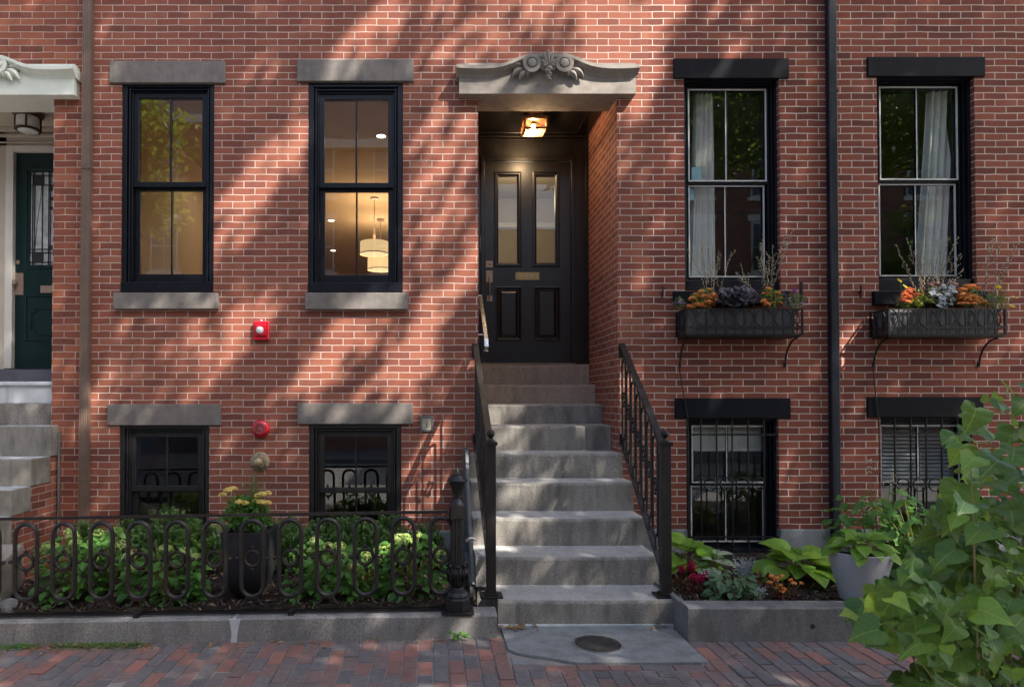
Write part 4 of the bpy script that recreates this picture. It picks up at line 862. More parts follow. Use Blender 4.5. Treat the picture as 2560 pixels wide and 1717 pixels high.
for a in (-1,1):
    s.tube([(lx-h,ly+a*h,lz+.012),(lx+h,ly+a*h,zt_-.012)],.0028,5); s.tube([(lx+h,ly+a*h,lz+.012),(lx-h,ly+a*h,zt_-.012)],.0028,5); s.tube([(lx+a*h,ly-h,lz+.012),(lx+a*h,ly+h,zt_-.012)],.0028,5); s.tube([(lx+a*h,ly+h,lz+.012),(lx+a*h,ly-h,zt_-.012)],.0028,5)
s.box(lx-h-.022,lx+h+.022,ly-h-.022,ly+h+.022,zt_,zt_+.008); s.box(lx-.09,lx+.09,ly-.09,ly+.09,zt_+.008,cz-.001); s.build('cage',M['copper'],t)
s=MB()
for a in (-1,1): s.quad((lx-h,ly+a*(h-.001),lz+.01),(lx+h,ly+a*(h-.001),lz+.01),(lx+h,ly+a*(h-.001),zt_-.01),(lx-h,ly+a*(h-.001),zt_-.01)); s.quad((lx+a*(h-.001),ly-h,lz+.01),(lx+a*(h-.001),ly+h,lz+.01),(lx+a*(h-.001),ly+h,zt_-.01),(lx+a*(h-.001),ly-h,zt_-.01))
M['frost']=plain('amber_frosted_glass',(.55,.42,.25),(.5,.38,.22),rough=.3)
nt=M['frost'].node_tree; tl=nt.nodes.new('ShaderNodeBsdfTranslucent'); tl.inputs[0].default_value=(.85,.74,.56,1); tp=nt.nodes.new('ShaderNodeBsdfTransparent'); mx=nt.nodes.new('ShaderNodeMixShader'); mx.inputs[0].default_value=.22; L(nt,tp.outputs[0],mx.inputs[1]); L(nt,tl.outputs[0],mx.inputs[2]); L(nt,mx.outputs[0],nt.nodes['Material Output'].inputs[0])
s.build('glass',M['lglass'],t); s=MB(); s.quad((lx-h,ly-h,lz+.006),(lx+h,ly-h,lz+.006),(lx+h,ly+h,lz+.006),(lx-h,ly+h,lz+.006)); s.build('base_glass',M['frost'],t)
s=MB(); s.ball((lx-.01,ly,lz+.062),.026,12,(1,1,1.3)); s.build('bulb',M['bulb'],t,smooth=180)
s=MB(); s.lathe([(.02,lz+.088),(.018,zt_)],(lx-.01,ly,0),12); s.build('socket',M['copper'],t)
def plight(name,loc,e,col,size=.03):
    l=bpy.data.lights.new(name,'POINT'); l.energy=e; l.color=col; l.shadow_soft_size=size; o=bpy.data.objects.new(name,l); COL.objects.link(o); o.location=loc; return o
WARM=(1,.70,.40)
def slight(name,loc,e):
    l=bpy.data.lights.new(name,'SPOT'); l.energy=e; l.color=(1,.78,.52); l.spot_size=math.radians(150); l.spot_blend=.8; l.shadow_soft_size=.06; o=bpy.data.objects.new(name,l); COL.objects.link(o); o.location=loc; return o
plight('lantern_light',(lx-.01,ly-.0,lz+.035),LP,WARM,.03)
plight('hall_light',(1.15,2.2,4.3),HALLP,(1,.78,.52),.15)
# neighbour flush lamp (unlit)
x=P(70,310,.45)[0]; zc_=PZ(322,.88,60); t=thing('flush_ceiling_lamp','round bronze rimmed ceiling lamp in the left neighbour entrance','ceiling lamp',(x,.45,zc_)); zt_=zc_; M['opal']=plain('opal_lamp_glass',(.62,.64,.60),(.58,.6,.57),rough=.25)
s=MB(); s.lathe([(.135,zt_-.001),(.152,zt_-.02),(.15,zt_-.035),(.125,zt_-.05),(.118,zt_-.065),(.0,zt_-.065)],(x,.45,0),32)
for k in range(4): a=2*PI*k/4+.4; s.box(x+.118*math.cos(a)-.007,x+.118*math.cos(a)+.007,.45+.118*math.sin(a)-.007,.45+.118*math.sin(a)+.007,zt_-.2,zt_-.06)
s.lathe([(.122,zt_-.2),(.124,zt_-.185),(.112,zt_-.18),(.112,zt_-.205)],(x,.45,0),32); s.build('rim',M['bronze2'] if 'bronze2' in M else plain('dark_bronze',(.10,.06,.04),(.07,.045,.03),rough=.4,metal=.6),t,smooth=30)
s=MB(); s.lathe([(.110,zt_-.066),(.112,zt_-.195),(.085,zt_-.213),(0,zt_-.22)],(x,.45,0),32); s.build('diffuser',M['opal'],t,smooth=40)
# pendants and downlights in the parlour
M['shade']=emit('lit_lamp_shade',(1,.70,.34),SHE); M['shade'].node_tree.nodes['Principled BSDF'].inputs['Base Color'].default_value=(.7,.55,.35,1)
M['disc']=emit('lit_diffuser',(1,.72,.38),SHE*1.6)
for i,(px,pyc,yy,pt,pb,lab) in enumerate(((936,487,4.4,606,636,'nearer cream drum pendant lamp seen in the parlour window'),(951,541,5.7,647,675,'farther cream drum pendant lamp hanging behind the other'))):
    x,_=P(px,pyc,yy); z1=PZ(pt,yy,px); z0=PZ(pb,yy,px); r=.235 if i==0 else .235; t=thing('pendant_lamp',lab,'pendant lamp',(x,yy,CZL),'drum pendant lamps in the parlour')
    s=MB(); s.lathe([(.07,CZL-.001),(.07,CZL-.03),(.0,CZL-.03)],(x,yy,0),20); s.tube([(x,yy,CZL-.03),(x,yy,z1+.12)],.006,6); s.lathe([(.012,z1+.28),(.014,z1+.2),(.03,z1+.0),(0,z1)],(x,yy,0),12); s.build('stem',M['bronze'],t,smooth=40)
    s=MB(); s.lathe([(r,z0),(r,z1)],(x,yy,0),36); s.f=s.f[:-2]; s.m=s.m[:-2]; s.build('drum_shade',M['shade'],t,smooth=180)
    s=MB(); s.lathe([(r+.002,z0-.004),(r+.003,z0+.012)],(x,yy,0),36); s.f=s.f[:-2]; s.m=s.m[:-2]; s.build('trim_band',M['bronze'],t)
    s=MB(); s.lathe([(r-.01,z0+.004),(0,z0-.012)],(x,yy,0),36); s.lathe([(.016,z0-.012),(.012,z0-.03),(0,z0-.034)],(x,yy,0),10); s.build('diffuser',M['disc'],t)
    plight('pendant_light',(x,yy,z1+.15),PENDP,(1,.68,.38),.2)
M['dl']=emit('lit_downlight',(1,.85,.62),3.5)
for i,(px,py,lab) in enumerate(((953,340,'round lit downlight nearest the right parlour window'),(828,551,'round lit downlight deeper in the parlour ceiling'),(833,626,'round lit downlight farthest back in the parlour ceiling'))):
    d=ray(px,py); tt=(CZL-CAMZ)/d.z; x=d.x*tt; y=CAMY+d.y*tt; t=thing('downlight',lab,'downlight',(x,y,CZL)); s=MB(); s.lathe([(.058,CZL-.004),(0,CZL-.006)],(x,y,0),24); s.build('lens',M['dl'],t); s=MB(); s.lathe([(.060,CZL-.001),(.060,CZL-.008),(.078,CZL-.006),(.079,CZL-.001)],(x,y,0),24); s.build('trim_ring',M['ceil'],t)
    slight('downlight_light',(x,y,CZL-.02),DLP)
slight('downlight_light',(-2.6,2.6,CZL-.02),DLP)
# ================================================================ left neighbour's steps
ns=thing('stone_steps','pale stone steps with brick side wall at the left edge','steps',(-4.5,-.5,0)); X1=-3.655
zs_n=[1.43+.245+.24+.22,1.43+.245+.24-.0,1.43+.24,1.43]
# top slab, marble, granite, then four treads
s=MB(); s.box(-6.6,-3.72,.45,.9,PZ(954,.45,60),PZ(923,.45,60)); s.build('door_sill',M['slate'],ns,bevel=.004)
z1=PZ(955,.12,60); z2=PZ(1009,.12,60); s=MB(); s.box(-6.6,-3.719,.10,.5,z2,z1); s.box(-6.6,-3.719,.07,.12,z1-.035,z1+.004); s.build('step',M['marble'],ns,bevel=.01)
z3=PZ(1060,.02,60); s=MB(); s.box(-6.6,-3.719,.02,.5,z3-.02,z2-.001); s.build('step',M['granite'],ns,bevel=.006)
LST=((-.15,1065,X1,'granite'),(-.45,1148,X1,'stained'),(-.72,1226,X1,'stained'),(-1.0,1306,X1,'stained'),(-1.27,1400,X1,'stained'))
for i,(yf,pt,xr,mt) in enumerate(LST):
    za=PZ(pt,yf,60); zn=PZ(LST[i+1][1],LST[i+1][0],60) if i<4 else -.1
    s=MB(); s.box(-6.6,xr-.003*i,yf,(.0 if i==0 else LST[i-1][0]+.02),zn-.002,za); s.build('step',M[mt],ns,bevel=.010)
    s=MB(); s.box(-6.6,xr-.01,yf+.012,LST[i-1][0]-.003 if i else -.003,za+.0005,za+.004); s.build('worn_tread',M['pale'],ns)
    if i<4: s=MB(); s.box(-6.6,xr-.012,LST[i+1][0]+.018,-.001,(PZ(LST[i+2][1],LST[i+2][0],60)-.003 if i<3 else -.2),zn-.003); s.build('brick_side',M['brickL'],ns)
s=MB(); s.box(X1+.0,X1+.022,-.03,-.002,.2,1.38); s.build('pointing',M['concr'],ns,bevel=.01)
rk=MB(); rk.ball((P(24,1500,-1.45)[0],-1.45,.11),.085,10,(1.1,.9,.8)); rk.v=[(a+.012*noise.noise((a*14,b_*14,c*14)),b_,c+.015*noise.noise((a*15,b_*15,c*15+4))) for a,b_,c in rk.v]
tag(rk.build('rock',M['grancurb'],smooth=50),'rounded grey rock in the mulch at the fence left end','rock')
rk=MB(); rk.box(-3.66,-3.38,-1.3,-1.0,.05,.40); rk.v=[(a+.05*noise.noise((a*7,b_*7,c*7)),b_+.04*noise.noise((a*5,b_*5,c*5+9)),c+(.1 if b_>-1.1 else 0)) for a,b_,c in rk.v]
tag(rk.build('stone_rubble',M['stained'],bevel=.02),'broken tan stone leaning on the brick side of the left steps','stone')
# ================================================================ plants
OV=[(0,0,0),(.12,.12,.2),(.3,.3,.40),(.5,.5,.47),(.7,.7,.36),(.88,.88,.16),(1,1,0)]      # centre t, side t, half width / width
HEART=[(0,0,0),(.0,-.13,.24),(.0,-.12,.42),(.08,.06,.54),(.3,.28,.53),(.55,.53,.38),(.8,.79,.16),(1,1,0)]
HOSTA=[(0,0,0),(.05,.02,.24),(.2,.18,.46),(.4,.4,.52),(.6,.6,.46),(.8,.8,.26),(.93,.93,.09),(1,1,0)]
SM=[(0,0,0),(.5,.5,.5),(1,1,0)]
LAN=[(0,0,0),(.3,.3,.42),(.65,.65,.38),(1,1,0)]
def leaf(mb,base,d,up,Ln,W,prof=OV,fold=.18,curl=.25,wave=0,rr=R,stem=0):
    b_=V(base);d=V(d).normalized();up=V(up); sd=d.cross(up)
    if sd.length<1e-3: sd=d.orthogonal()
    sd.normalize(); u=sd.cross(d).normalized(); vs=[];fs=[]
    n=len(prof); es=[]; wl=[rr.gauss(0,wave) for _ in range(2*n)]
    for i,(tc,ts,hw) in enumerate(prof):
        def at(t,o): return b_+d*(Ln*t*(1-.12*curl*t))-u*(curl*Ln*t*abs(t))+sd*(o*W)+u*(abs(o)*W*fold*2)
        vs+=[at(ts,-hw)+u*(wl[2*i]*W),at(tc,0),at(ts,hw)+u*(wl[2*i+1]*W)]; es+=[(ts,-hw,1),(tc,0,1),(ts,hw,1)]
    for i in range(n-1): a=i*3; fs+=[(a,a+1,a+4,a+3),(a+1,a+2,a+5,a+4)]
    mb.add(vs,fs,es)
def rnd_dir(rr,zlo=-1,zhi=1):
    z=rr.uniform(zlo,zhi);a=rr.uniform(0,2*PI);q=math.sqrt(max(0,1-z*z)); return V((q*math.cos(a),q*math.sin(a),z))
def at(px,py,Z): 
    x,z=P(px,py,Z-6.5); return V((x,Z-6.5,z))
M['box']=leafmat('boxwood_leaf',[(.03,.075,.016),(.06,.14,.03),(.11,.21,.05),(.18,.28,.08)],.3,.35,.5)
M['hyd']=leafmat('hydrangea_leaf',[(.036,.12,.022),(.068,.185,.033),(.12,.27,.05)],.35,.5,vein=18)
M['lime']=leafmat('lime_flower',[(.26,.42,.08),(.42,.57,.15),(.56,.64,.24)],.25,.7)
M['hosta']=leafmat('hosta_leaf',[(.11,.24,.025),(.19,.34,.04),(.27,.43,.06)],.4,.4,vein=26)
M['red_bud']=leafmat('heart_leaf',[(.030,.095,.024),(.050,.14,.030),(.09,.21,.036),(.21,.34,.045),(.34,.43,.06)],.42,.42,.4,vein=15)
M['orange']=leafmat('orange_petal',[(.78,.17,.035),(.90,.28,.07),(.93,.42,.15)],.2,.7)
M['redor']=leafmat('coral_petal',[(.75,.09,.03),(.88,.2,.07),(.92,.38,.14)],.2,.7)
M['yellow']=leafmat('yellow_petal',[(.60,.42,.07),(.72,.53,.14),(.8,.64,.24)],.2,.7)
M['gold']=leafmat('golden_petal',[(.68,.50,.02),(.8,.62,.05)],.2,.7)
M['purple']=leafmat('dark_purple_leaf',[(.016,.010,.022),(.035,.025,.045),(.07,.06,.085)],.1,.45,.5)
M['silver']=leafmat('silver_leaf',[(.26,.28,.29),(.48,.51,.52),(.68,.70,.70)],.15,.7)
M['viol']=leafmat('violet_petal',[(.20,.06,.28),(.40,.20,.46),(.52,.35,.58)],.2,.7)
M['magenta']=leafmat('magenta_petal',[(.28,.01,.20),(.42,.02,.30)],.2,.7)
M['crim']=leafmat('crimson_plume',[(.24,.004,.03),(.42,.008,.06),(.55,.02,.10)],.2,.8)
M['bluep']=leafmat('blue_petal',[(.10,.12,.34),(.30,.33,.55),(.6,.62,.68)],.2,.7)
M['cream_bud']=leafmat('cream_bud',[(.55,.45,.30),(.72,.63,.47)],.15,.8)
M['sage']=leafmat('grey_green_leaf',[(.045,.10,.05),(.075,.145,.075),(.11,.19,.10)],.3,.6)
M['burg']=leafmat('burgundy_leaf',[(.05,.008,.010),(.10,.018,.018),(.16,.03,.025)],.2,.5)
M['vari']=leafmat('variegated_leaf',[(.10,.19,.09),(.24,.33,.20),(.42,.47,.34)],.3,.5)
M['grass']=leafmat('slender_grass',[(.10,.15,.04),(.16,.19,.07),(.22,.21,.11)],.3,.6)
M['litter']=leafmat('dry_leaf',[(.16,.085,.035),(.26,.15,.07),(.38,.25,.13)],.15,.8)
M['limeleaf']=leafmat('chartreuse_leaf',[(.22,.30,.04),(.36,.42,.07),(.5,.55,.14)],.4,.5)
def bushcloud(mb,c,rad,n,Ln,W,rr,prof=SM,up=.5,shell=.45,lumps=9,tint=(.15,.95),flat=.0,fold=.12,curl=.15):
    c=V(c); lp=[(rnd_dir(rr,-.3,1),rr.uniform(.25,.5)) for _ in range(lumps)]
    for _ in range(n):
        dv=rnd_dir(rr,-.55,1); k=max((1-min(1,(dv-l[0]).length/ .75))*l[1] for l in lp); r=(rr.uniform(shell,1)**.6)*(.72+k)
        p=c+V((dv.x*rad[0]*r,dv.y*rad[1]*r,dv.z*rad[2]*r)); mb.tint=rr.uniform(*tint)
        d=(dv+rnd_dir(rr)*.8+V((0,0,flat))).normalized(); u=(V((0,0,up))+rnd_dir(rr)*.6+V((0,-.3,0)))
        s_=rr.uniform(.7,1.25); leaf(mb,p,d,u,Ln*s_,W*s_,prof,fold,curl,rr=rr)
def boxwood(px,ptop,Z,w,seed,label):
    rr=random.Random(seed); g=at(px,1500,Z); top=at(px,ptop,Z).z; zb=.13+gz(g.x); h=top-zb
    t=thing('boxwood_shrub',label,'shrub',(g.x,g.y,zb),'boxwood shrubs against the foundation'); s=MB()
    for k in range(15):
        a=rr.uniform(0,2*PI); q=rr.uniform(.2,.8)*w; s.tube([(g.x,g.y,zb-.02),(g.x+math.cos(a)*q*.4,g.y+math.sin(a)*q*.25,zb+h*.4),(g.x+math.cos(a)*q,g.y+math.sin(a)*q*.5,zb+h*rr.uniform(.7,.95))],[.008,.006,.002],5)
    s.build('stem',M['twig'],t); s=MB()
    # sprays of small paired leaves
    nsp=int(520*w/.28)
    for _ in range(nsp):
        a=rr.uniform(0,2*PI); rad=math.sqrt(rr.random()); bx=g.x+math.cos(a)*rad*w; by=g.y+math.sin(a)*rad*min(w,.22)*.9; hh=h*(rr.uniform(.12,1.0)**.6)*(1-.28*rad*rad)*(.86+.20*noise.noise((bx*7,by*7,seed)))
        dv=(V((math.cos(a)*rad*.5,math.sin(a)*rad*.4-.1,1))+rnd_dir(rr)*.35).normalized(); p=V((bx,by,zb+hh)); l=rr.uniform(.05,.11); tb=rr.uniform(.1,.8)
        for k in range(9):
            q=p+dv*(l*(k/8-.8)); sd=dv.cross(rnd_dir(rr)).normalized(); s.tint=min(1,tb*.6+.045*k+rr.uniform(-.1,.1))
            for sg in (-1,1): leaf(s,q,(sd*sg+dv*.25+V((0,-.3,0))),dv+V((0,-.5,.3)),rr.uniform(.015,.023),rr.uniform(.013,.018),SM,.1,.1,rr=rr)
    s.build('foliage',M['box'],t)
for i,(px,pt,Z,w,lb) in enumerate(((215,1262,6.15,.17,'small boxwood shrub at the foot of the brown downpipe'),(330,1268,6.2,.28,'boxwood shrub under the left half of the leftmost basement window'),(425,1228,6.05,.26,'tall boxwood shrub in front of the leftmost basement window'),(500,1262,6.15,.22,'boxwood shrub right of the leftmost basement window, left of the black planter'),(715,1258,6.1,.24,'boxwood shrub just right of the black planter'),(800,1272,6.15,.25,'boxwood shrub at the left side of the second basement window'),(880,1252,6.1,.27,'boxwood shrub below the middle of the second basement window'),(965,1258,6.15,.24,'boxwood shrub at the right side of the second basement window'),(1065,1275,6.2,.17,'small boxwood shrub near the end of the fence'))): boxwood(px,pt+14,Z,w,100+i,lb)
def hydrangea(px,pt,Z,w,seed,label,nh,heads=M['lime'],leafm=None,depth=.2,group='hydrangea bushes behind the iron fence',zb=None,Ln=.085):
    rr=random.Random(seed); g=at(px,1500,Z); top=at(px,pt,Z).z; zb=.13+gz(g.x) if zb is None else zb; h=top-zb
    t=thing('hydrangea_bush',label,'bush',(g.x,g.y,zb),group); s=MB(); hd=[]
    for k in range(16):
        a=2*PI*k/16+rr.uniform(-.2,.2); q=math.sqrt(rr.uniform(.05,1)); e=V((g.x+math.cos(a)*q*w,g.y+math.sin(a)*q*depth,zb+h*(1-.35*q*q)*rr.uniform(.78,1))); s.tube([(g.x,g.y,zb-.02),(lerp(g.x,e.x,.5),lerp(g.y,e.y,.5),zb+h*.5),e],[.006,.005,.003],5); hd.append(e)
    s.build('stem',M['stem'],t); s=MB()
    for k in range(int(190*w/.25)):
        a=rr.uniform(0,2*PI); q=math.sqrt(rr.random()); v=rr.uniform(.05,.95); e=V((g.x+math.cos(a)*q*w*1.05,g.y+math.sin(a)*q*depth,zb+h*v*(1-.2*q*q)-.02)); s.tint=rr.uniform(.1,.6)+.35*v
        d=V((math.cos(a)*.9+rr.gauss(0,.35),math.sin(a)*.7+rr.gauss(0,.35)-.25,rr.uniform(-.5,.35))); sc=rr.uniform(.7,1.2); leaf(s,e,d,V((rr.gauss(0,.3),-.35+rr.gauss(0,.3),1)),Ln*sc,Ln*.72*sc,OV,.12,.3,.02,rr)
    s.build('foliage',leafm or M['hyd'],t)
    for k in range(nh):
        e=hd[(k*5)%len(hd)]+V((0,-.03,.0)); r=rr.uniform(.04,.058); s=MB(); tb=rr.uniform(.0,.6)
        for q in range(80):
            dv=rnd_dir(rr,-.25,1); p=e+V((dv.x*r,dv.y*r,dv.z*r*.75+.01)); a=dv.orthogonal().normalized(); a=(a*math.cos(q)+dv.cross(a)*math.sin(q)); b2=dv.cross(a); z=.0085; s.tint=min(1,max(0,tb+rr.gauss(.2,.15)+.25*dv.z)); s.add([p-a*z,p-b2*z,p+a*z,p+b2*z,p+dv*.003],[(0,1,4),(1,2,4),(2,3,4),(3,0,4)])
        s.build('flower_head',heads,t)
hydrangea(180,1318,5.35,.24,1,'hydrangea bush with pale green heads at the left end of the fence bed',7)
hydrangea(275,1302,5.55,.2,2,'hydrangea bush with one browned head, second from the left in the fence bed',5)
[o for o in bpy.data.objects if o.name.startswith('flower_head') and o.parent and o.parent.get('label','').startswith('hydrangea bush with one browned')][0].data.materials[0]=M['litter']
hydrangea(415,1345,5.3,.32,3,'broad hydrangea bush left of the black planter behind the fence',7)
hydrangea(815,1340,5.3,.29,4,'hydrangea bush right of the black planter behind the fence',7)
hydrangea(915,1365,5.45,.17,5,'small hydrangea between the two larger bushes near the fence end',4)
hydrangea(1030,1322,5.35,.25,6,'hydrangea bush with bright green heads next to the cast iron fence post',9)
# tall charcoal planter with yellow mums and grass
pl=at(626,1464,5.4); pz=.14+gz(pl.x)
t=thing('tall_planter','tall charcoal square planter behind the fence between the basement windows','planter',(pl.x,pl.y,pz)); s=MB()
prof=[(.075,0),(.10,.02),(.135,.08),(.158,.16),(.168,.26),(.178,.40),(.186,.515),(.186,.53),(.170,.53),(.165,.49)]
vs=[];fs=[]
for r,h in prof: vs+=[(pl.x-r,pl.y-r,pz+h),(pl.x+r,pl.y-r,pz+h),(pl.x+r,pl.y+r,pz+h),(pl.x-r,pl.y+r,pz+h)]
for i in range(len(prof)-1):
    for k in range(4): fs.append((i*4+k,i*4+(k+1)%4,i*4+4+(k+1)%4,i*4+4+k))
s.add(vs,fs); s.build('pot',M['planter'],t,smooth=30); s=MB(); s.box(pl.x-.165,pl.x+.165,pl.y-.165,pl.y+.165,pz+.45,pz+.492); s.build('soil',M['soil'],t)
def mum(label,c,heads,seed,fm,lm,r=.03,n_leaf=160,rad=(.13,.11,.12),flower=.011,name='chrysanthemum',floretn=34,cat='flowers',group=None,ln=.035):
    """heads: list of centres of flower clusters"""
    rr=random.Random(seed); t=thing(name,label,cat,c,group); c=V(c); s=MB()
    for h in heads: s.tube([(c.x+rr.uniform(-.02,.02),c.y,c.z),(lerp(c.x,h[0],.6),lerp(c.y,h[1],.6),lerp(c.z,h[2],.55)),h],.003,5)
    s.build('stem',M['stem'],t); s=MB(); bushcloud(s,c+V((0,0,rad[2]*.75)),rad,n_leaf,ln,ln*.55,rr,OV[::2]+[OV[-1]] if False else LAN,.6,.25); s.build('foliage',lm,t)
    for h in heads:
        s=MB()
        for q in range(floretn):
            dv=rnd_dir(rr,-.1,1); p=V(h)+V((dv.x*r*1.15,dv.y*r,dv.z*r*.7)); s.tint=min(1,max(0,rr.gauss(.45,.22)+.2*dv.z)); u=(dv+rnd_dir(rr)*.3).normalized(); a=u.orthogonal().normalized(); b2=u.cross(a); m=6
            ring=[p+(a*math.cos(2*PI*k/m)+b2*math.sin(2*PI*k/m))*flower*(1 if k%2 else .8) for k in range(m)]; s.add(ring+[p+u*flower*.7],[(k,(k+1)%m,m) for k in range(m)])
        s.build('flower_cluster',fm,t)
    return t
Zp=5.4
hs=[at(px,py,Zp-.12+.04*(k%3)) for k,(px,py) in enumerate(((570,1226),(582,1222),(557,1238),(598,1256),(612,1258),(646,1240),(655,1236),(668,1234),(640,1254),(655,1256),(668,1258),(600,1285)))]
mum('pale yellow chrysanthemum clusters in the tall charcoal planter',(pl.x-.02,pl.y-.03,pz+.49),[tuple(h) for h in hs],7,M['yellow'],M['hyd'],.028,1000,(.20,.15,.19),.011,ln=.045,floretn=44)
rr=random.Random(8); t=thing('ornamental_grass','slender upright green grass rising from the tall charcoal planter','grass',(pl.x,pl.y+.05,pz+.49)); s=MB()
for k in range(70):
    a=rr.uniform(0,2*PI); h=rr.uniform(.28,.52); b_=V((pl.x+rr.uniform(-.04,.04)+.005,pl.y+.06+rr.uniform(-.03,.03),pz+.49)); o=V((rr.gauss(0,.045),rr.gauss(0,.03),0)); s.tint=rr.random(); s.sweep([b_,b_+o*.4+V((0,0,h*.6)),b_+o*1.1+V((0,0,h))],[(-.0022,0),(.0022,0),(0,.001)],up=(0,1,0),scale=[1,1,.2],caps=False)
s.build('blades',M['grass'],t)
# ---------------------------------------------------------------- flower boxes
def flowerbox(X0,X1,y0,y1,z0,z1,label,brs):
    t=thing('window_box',label,'planter box',((X0+X1)/2,0,z0),'iron window boxes'); r=.007
    s=MB(); s.box(X0+.02,X1-.05,y0+.03,y1-.01,z0+.015,z1-.012); s.build('liner',M['liner'],t,bevel=.004)
    s=MB(); s.box(X0+.03,X1-.06,y0+.04,y1-.02,z1-.0125,z1-.004); s.build('soil',M['soil'],t)
    s=MB(); zr=lerp(z0,z1,.29)
    def rail(a,b_,z,hh=.012): s.box(min(a[0],b_[0])-r,max(a[0],b_[0])+r,min(a[1],b_[1])-r,max(a[1],b_[1])+r,z-hh/2,z+hh/2)
    for z in (z0+.006,z1-.006,zr): rail((X0,y0),(X1,y0),z); rail((X0,y0+.015),(X0,y1),z); rail((X1,y0+.015),(X1,y1),z)
    per=.1805; rad=.082; zc=(zr+z1)/2-.0; x=X0+.02
    for a in (X0,X1):
        for y in (y0,y1-.007): s.box(a-.008,a+.008,y-.008,y+.008,z0,z1)
        for y in (lerp(y0,y1,.33),lerp(y0,y1,.67)): s.box(a-.004,a+.004,y-.004,y+.004,z0,z1)
        s.sweep([(a,(y0+y1)/2+rad*math.cos(2*PI*i/24),zc+rad*math.sin(2*PI*i/24)) for i in range(24)],[(p*.0055,q*.0055) for p,q in SQ],True,up=(1,0,0))
    k=0; cxs=[X0+.004+per*i for i in range(8)]
    for cxx in cxs:
        pts=[]
        for i in range(33):
            a=2*PI*i/32; xx=cxx+rad*math.cos(a)
            if X0<=xx<=X1: pts.append((xx,y0,zc+rad*math.sin(a)))
        full=len(pts)>=33
        if full: s.sweep(ringpts(cxx,zc,rad,y0,28),[(p*.006,q*.006) for p,q in SQ],True,up=(0,1,0))
        elif len(pts)>3:
            aa=[i for i in range(-16,17) if (X0<=cxx+rad*math.cos(2*PI*i/32)<=X1)] if cxx<(X0+X1)/2 else [i for i in range(0,33) if (X0<=cxx+rad*math.cos(2*PI*i/32)<=X1)]
            s.sweep([(cxx+rad*math.cos(2*PI*i/32),y0,zc+rad*math.sin(2*PI*i/32)) for i in aa],[(p*.006,q*.006) for p,q in SQ],up=(0,1,0))
        if X0<cxx<X1: s.box(cxx-.009,cxx+.009,y0-.004,y0+.004,z0+.012,z1-.012)
        if X0<cxx+per/2<X1: s.box(cxx+per/2-.005,cxx+per/2+.005,y0-.004,y0+.004,z0+.012,z1-.012)
    s.build('cage',M['iron'],t)
    s=MB(); s.box(X0+.01,X1-.01,y0+.01,y1-.005,z0-.014,z0-.001); s.build('tray',M['iron'],t)
    for xb in brs:
        s=MB(); zw=2.02; s.tube([(xb,lerp(-.014,y0+.05,math.cos(q*PI/24)**1.0),lerp(z0-.018,zw,math.sin(q*PI/24)) if True else 0) for q in range(12,-1,-1)] if False else [(xb,-.014+(y0+.064)*(1-math.sin(q*PI/24)),z0-.018-(z0-.018-zw)*(1-math.cos(q*PI/24))) for q in range(13)],.009,8,up=(1,0,0)); s.box(xb-.011,xb+.011,-.012,-.0,zw-.02,zw+.03); s.build('bracket',M['iron'],t,smooth=60)
    return t
FY0,FY1=-.285,-.02
flowerbox(2.393,3.477,FY0,FY1,2.288,2.539,'black iron window box with circle pattern under the window right of the door',(2.43,3.46))
flowerbox(4.291,5.386,FY0,FY1,2.288,2.539,'black iron window box with circle pattern under the far right upper window',(4.33,5.36))
s=MB(); x,z=P(2003,735,-.03); s.box(x-.012,x+.012,-.04,-.02,z-.11,z+.12); tag(s.build('iron_strap',M['iron']),'upright black iron strap at the right end of the left flower box','strap')
ZB=2.535; yb=-.17
def boxat(px,py,y=-.2): x,z=P(px,py,y); return V((x,y,z))
def dome(label,pxc,pyc,wpx,hpx,seed,fm,lm,y=-.2,nh=16,**k):
    rr=random.Random(seed); heads=[]
    for i in range(nh):
        a=rr.uniform(0,PI); q=math.sqrt(rr.random()); heads.append(tuple(boxat(pxc+math.cos(a)*q*wpx/2,pyc+hpx/2-math.sin(a)*q*hpx*.95,y+rr.uniform(-.06,.05))))
    x,_=P(pxc,pyc,y); return mum(label,(x,y,ZB),heads,seed,fm,lm,**k)
dome('large orange kalanchoe dome at the left of the left flower box',1758,745,76,50,21,M['orange'],M['hyd'],nh=44,r=.025,flower=.0095,floretn=26,rad=(.13,.09,.12),n_leaf=140,name='orange_flower')
dome('small orange flowers right of the dark leaves in the left flower box',1927,740,48,48,22,M['orange'],M['hyd'],nh=20,r=.023,flower=.0095,floretn=24,rad=(.09,.08,.13),n_leaf=170,name='orange_flower')
dome('small violet pansies at the left end of the left flower box',1699,754,30,18,23,M['viol'],M['sage'],nh=7,r=.014,flower=.010,floretn=9,rad=(.06,.07,.08),n_leaf=120,name='violet_flower',ln=.022)
dome('tiny white lobelia trailing at the right end of the left flower box',1985,752,46,26,24,M['bluep'],M['sage'],nh=14,r=.012,flower=.006,floretn=9,rad=(.10,.08,.10),n_leaf=220,name='white_lobelia',ln=.02)
dome('dark blue viola beside the orange flowers in the left flower box',1956,742,18,16,25,M['purple'],M['sage'],nh=4,r=.016,flower=.011,floretn=10,rad=(.04,.05,.08),n_leaf=50,name='blue_viola',ln=.02)
dome('magenta flowers at the right end of the left flower box',1988,727,18,14,26,M['magenta'],M['sage'],nh=4,r=.014,flower=.010,floretn=9,rad=(.03,.04,.14),n_leaf=40,name='magenta_flower',ln=.02)
dome('coral orange flowers at the left of the right flower box',2276,738,48,36,31,M['redor'],M['limeleaf'],nh=28,r=.024,flower=.009,floretn=24,rad=(.10,.08,.09),n_leaf=120,name='coral_flower')
dome('large orange kalanchoe dome in the right flower box',2426,736,70,50,32,M['orange'],M['hyd'],nh=44,r=.025,flower=.0095,floretn=26,rad=(.12,.09,.12),n_leaf=130,name='orange_flower')
